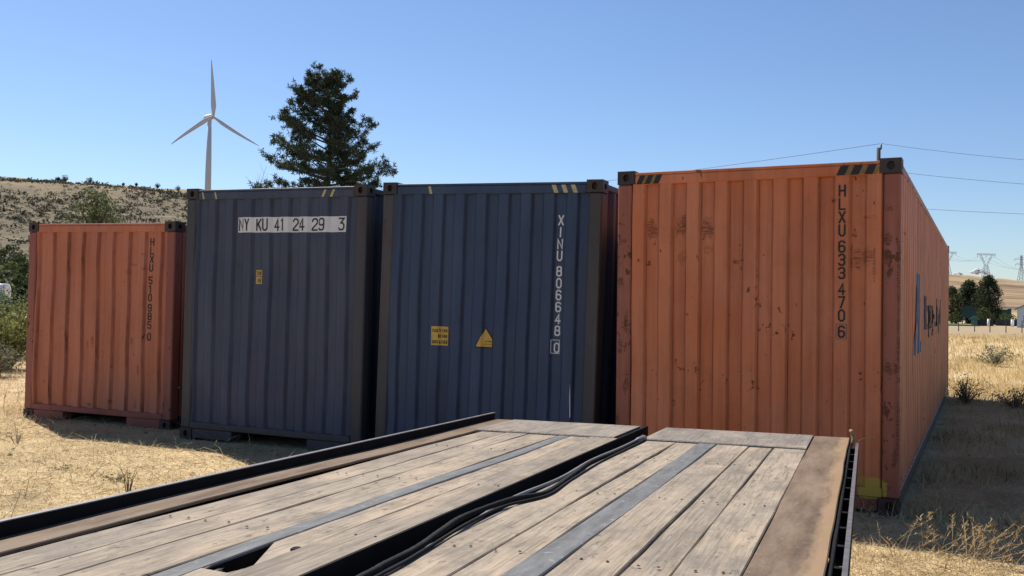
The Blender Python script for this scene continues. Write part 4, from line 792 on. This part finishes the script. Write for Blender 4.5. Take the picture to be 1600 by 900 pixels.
teal_d = plain('dark_teal_boards', (.022, .055, .055), .7, .2, 1); teal = plain('teal_paint', (.05, .17, .17), .6, .1, 1); darkw = plain('dark_fence', (.022, .022, .026), .8, .2, 2); housew = plain('pale_blue_siding', (.48, .58, .64), .6, .06, .6); roofm = plain('grey_green_roof', (.16, .21, .20), .8, .15, 2); glassm = plain('dark_window', (.03, .035, .045), .15, .1, 1); trimw = plain('white_trim', (.7, .7, .7), .5, .05, 1)
def hut(name, label, px, Yd, wd, dp, ht, rise, mw, mr, cat='shed', win=True, legs=0):
    b = fy(px, Yd); r = empty(name, loc=b); r.rotation_euler.z = -math.atan2(b.x, b.y); tag(r, label, cat); z0 = legs
    MB().box(0, wd, 0, dp, z0, ht).build('wall', mw, r)
    if legs:
        for x in (.05, wd-.15):
            for y in (.05, dp-.15): MB().box(x, x+.1, y, y+.1, 0, legs).build('leg', mw, r)
    e = .22; MB().add([(-e, -e, ht-e*rise*2/wd), (wd/2, -e, ht+rise), (wd+e, -e, ht-e*rise*2/wd), (-e, dp+e, ht-e*rise*2/wd), (wd/2, dp+e, ht+rise), (wd+e, dp+e, ht-e*rise*2/wd), (-e, -e, ht+.12-e*rise*2/wd), (wd/2, -e, ht+rise+.14), (wd+e, -e, ht+.12-e*rise*2/wd), (-e, dp+e, ht+.12-e*rise*2/wd), (wd/2, dp+e, ht+rise+.14), (wd+e, dp+e, ht+.12-e*rise*2/wd)],
        [(0,1,4,3),(1,2,5,4),(6,9,10,7),(7,10,11,8),(0,6,7,1),(1,7,8,2),(3,4,10,9),(4,5,11,10),(0,3,9,6),(2,8,11,5)]).build('roof', mr, r)
    MB().add([(0, .01, ht), (wd, .01, ht), (wd/2, .01, ht+rise)], [(0,1,2)]).build('gable', mw, r)
    if win:
        for k in range(max(1, int(wd//3))):
            x = .5+k*2.4; f = MB().box(x, x+.8, -.06, .02, ht-1.5, ht-.5).build('window', trimw, r); MB().box(x+.08, x+.72, -.075, -.055, ht-1.42, ht-.58).build('pane', glassm, f)
    return r
hut('farm_house', 'pale blue house with gable roof at the right edge', 1589, 97, 8, 9, 1.9, 2.1, housew, roofm, 'house')
hut('raised_shed', 'dark teal raised shed among the farm trees', 1502, 107, 1.35, 1.2, 1.9, .1, teal_d, teal_d, win=False, legs=.8); hut('small_shed', 'small teal hut at the lawn edge', 1517, 102, .62, .7, .75, .2, teal, teal, win=False)
def board_fence(px0, px1, Yd, ht, label, mat):
    a, b = fy(px0, Yd), fy(px1, Yd); r = empty('board_fence', loc=a); tag(r, label, 'fence', 'farmyard fences'); L_ = b.x-a.x; n = max(3, int(L_/.45))
    for k in range(n): MB().box(L_*k/n+.01, L_*(k+1)/n-.01, -.03, .03, 0, ht*random.uniform(.95, 1.03)).build('board', mat, r)
board_fence(1524, 1552, 102, .78, 'dark low fence left of the white post', darkw); board_fence(1556, 1600, 104, .7, 'dark low fence before the pale blue house', darkw); board_fence(1508, 1580, 118, 1.9, 'tall dark teal fence behind the farm trees', teal_d)
for px, lab in ((1545, 'white barrel in front of the dark fence'), (1582, 'white barrel near the pale blue house')):
    b = fy(px, 100); r = empty('barrel', loc=b); tag(r, lab, 'barrel', 'white barrels'); MB().tube([(0, 0, 0), (0, 0, .25), (0, 0, .27), (0, 0, .55), (0, 0, .57), (0, 0, .8)], [.15, .15, .16, .16, .15, .15], 12).build('drum', trimw, r, True); MB().bar((0, 0, .8), (0, 0, .83), .155, 12).build('lid', trimw, r)
for k, px in enumerate((1498, 1523, 1547, 1572, 1597)):
    b = fy(px, 74); tag(MB().bar((b.x, b.y, -.1), (b.x, b.y, .95), .035, 7, .03).build('fence_post', pole_m), ('first', 'second', 'third', 'fourth', 'fifth')[k]+' thin field fence post counting from the orange container', 'fence post', 'wire fence posts')
# portable toilet at the left edge
tlt = plain('toilet_teal', (.03, .21, .20), .5, .08, 2); b = gz(at(-6, 470, 52)); r = empty('portable_toilet', loc=b); tag(r, 'teal portable toilet with white rounded roof at the left edge', 'portable toilet')
zt_ = at(-6, 456, 52).z-b.z; MB().box(-.55, .55, -.55, .55, 0, zt_, .04).build('cabin', tlt, r); MB().box(-.42, .42, -.585, -.552, .12, zt_-.1, .01).build('door', tlt, r)
MB().tube([(-.6, 0, zt_+.02), (-.58, 0, zt_+.02), (.58, 0, zt_+.02), (.6, 0, zt_+.02)], [.3, .44, .44, .3], 14).build('roof', trimw, r, True)
# low clouds over the far hill
cl_m = foliage('cloud_white', (.95, .95, .96), (.97, .97, .98), .62, 1)
for px, py, wd, lab in ((1531, 427, 72, 'larger white cloud low over the right hill'), (1497, 431, 46, 'smaller white cloud by the container corner')):
    c0_ = at(px, py, 9000); mb = MB()
    for k in range(26):
        bm = bmesh.new(); bmesh.ops.create_icosphere(bm, subdivisions=2, radius=1); s_ = wd*random.uniform(.12, .3); u = random.uniform(-1, 1); o_ = Vector((u*wd, random.uniform(-.4, .4)*wd, random.uniform(0, .75)*wd*(1-abs(u))**.7)); bm.verts.index_update()
        mb.add([Vector((v.co.x*1.15, v.co.y, v.co.z*.85))*s_*(1+.3*noise.noise(v.co*2+o_*.01))+o_ for v in bm.verts], [[v.index for v in f.verts] for f in bm.faces]); bm.free()
    cb = mb.build('cloud', cl_m, None, True); cb.location = c0_; tag(cb, lab, 'cloud', 'low clouds')
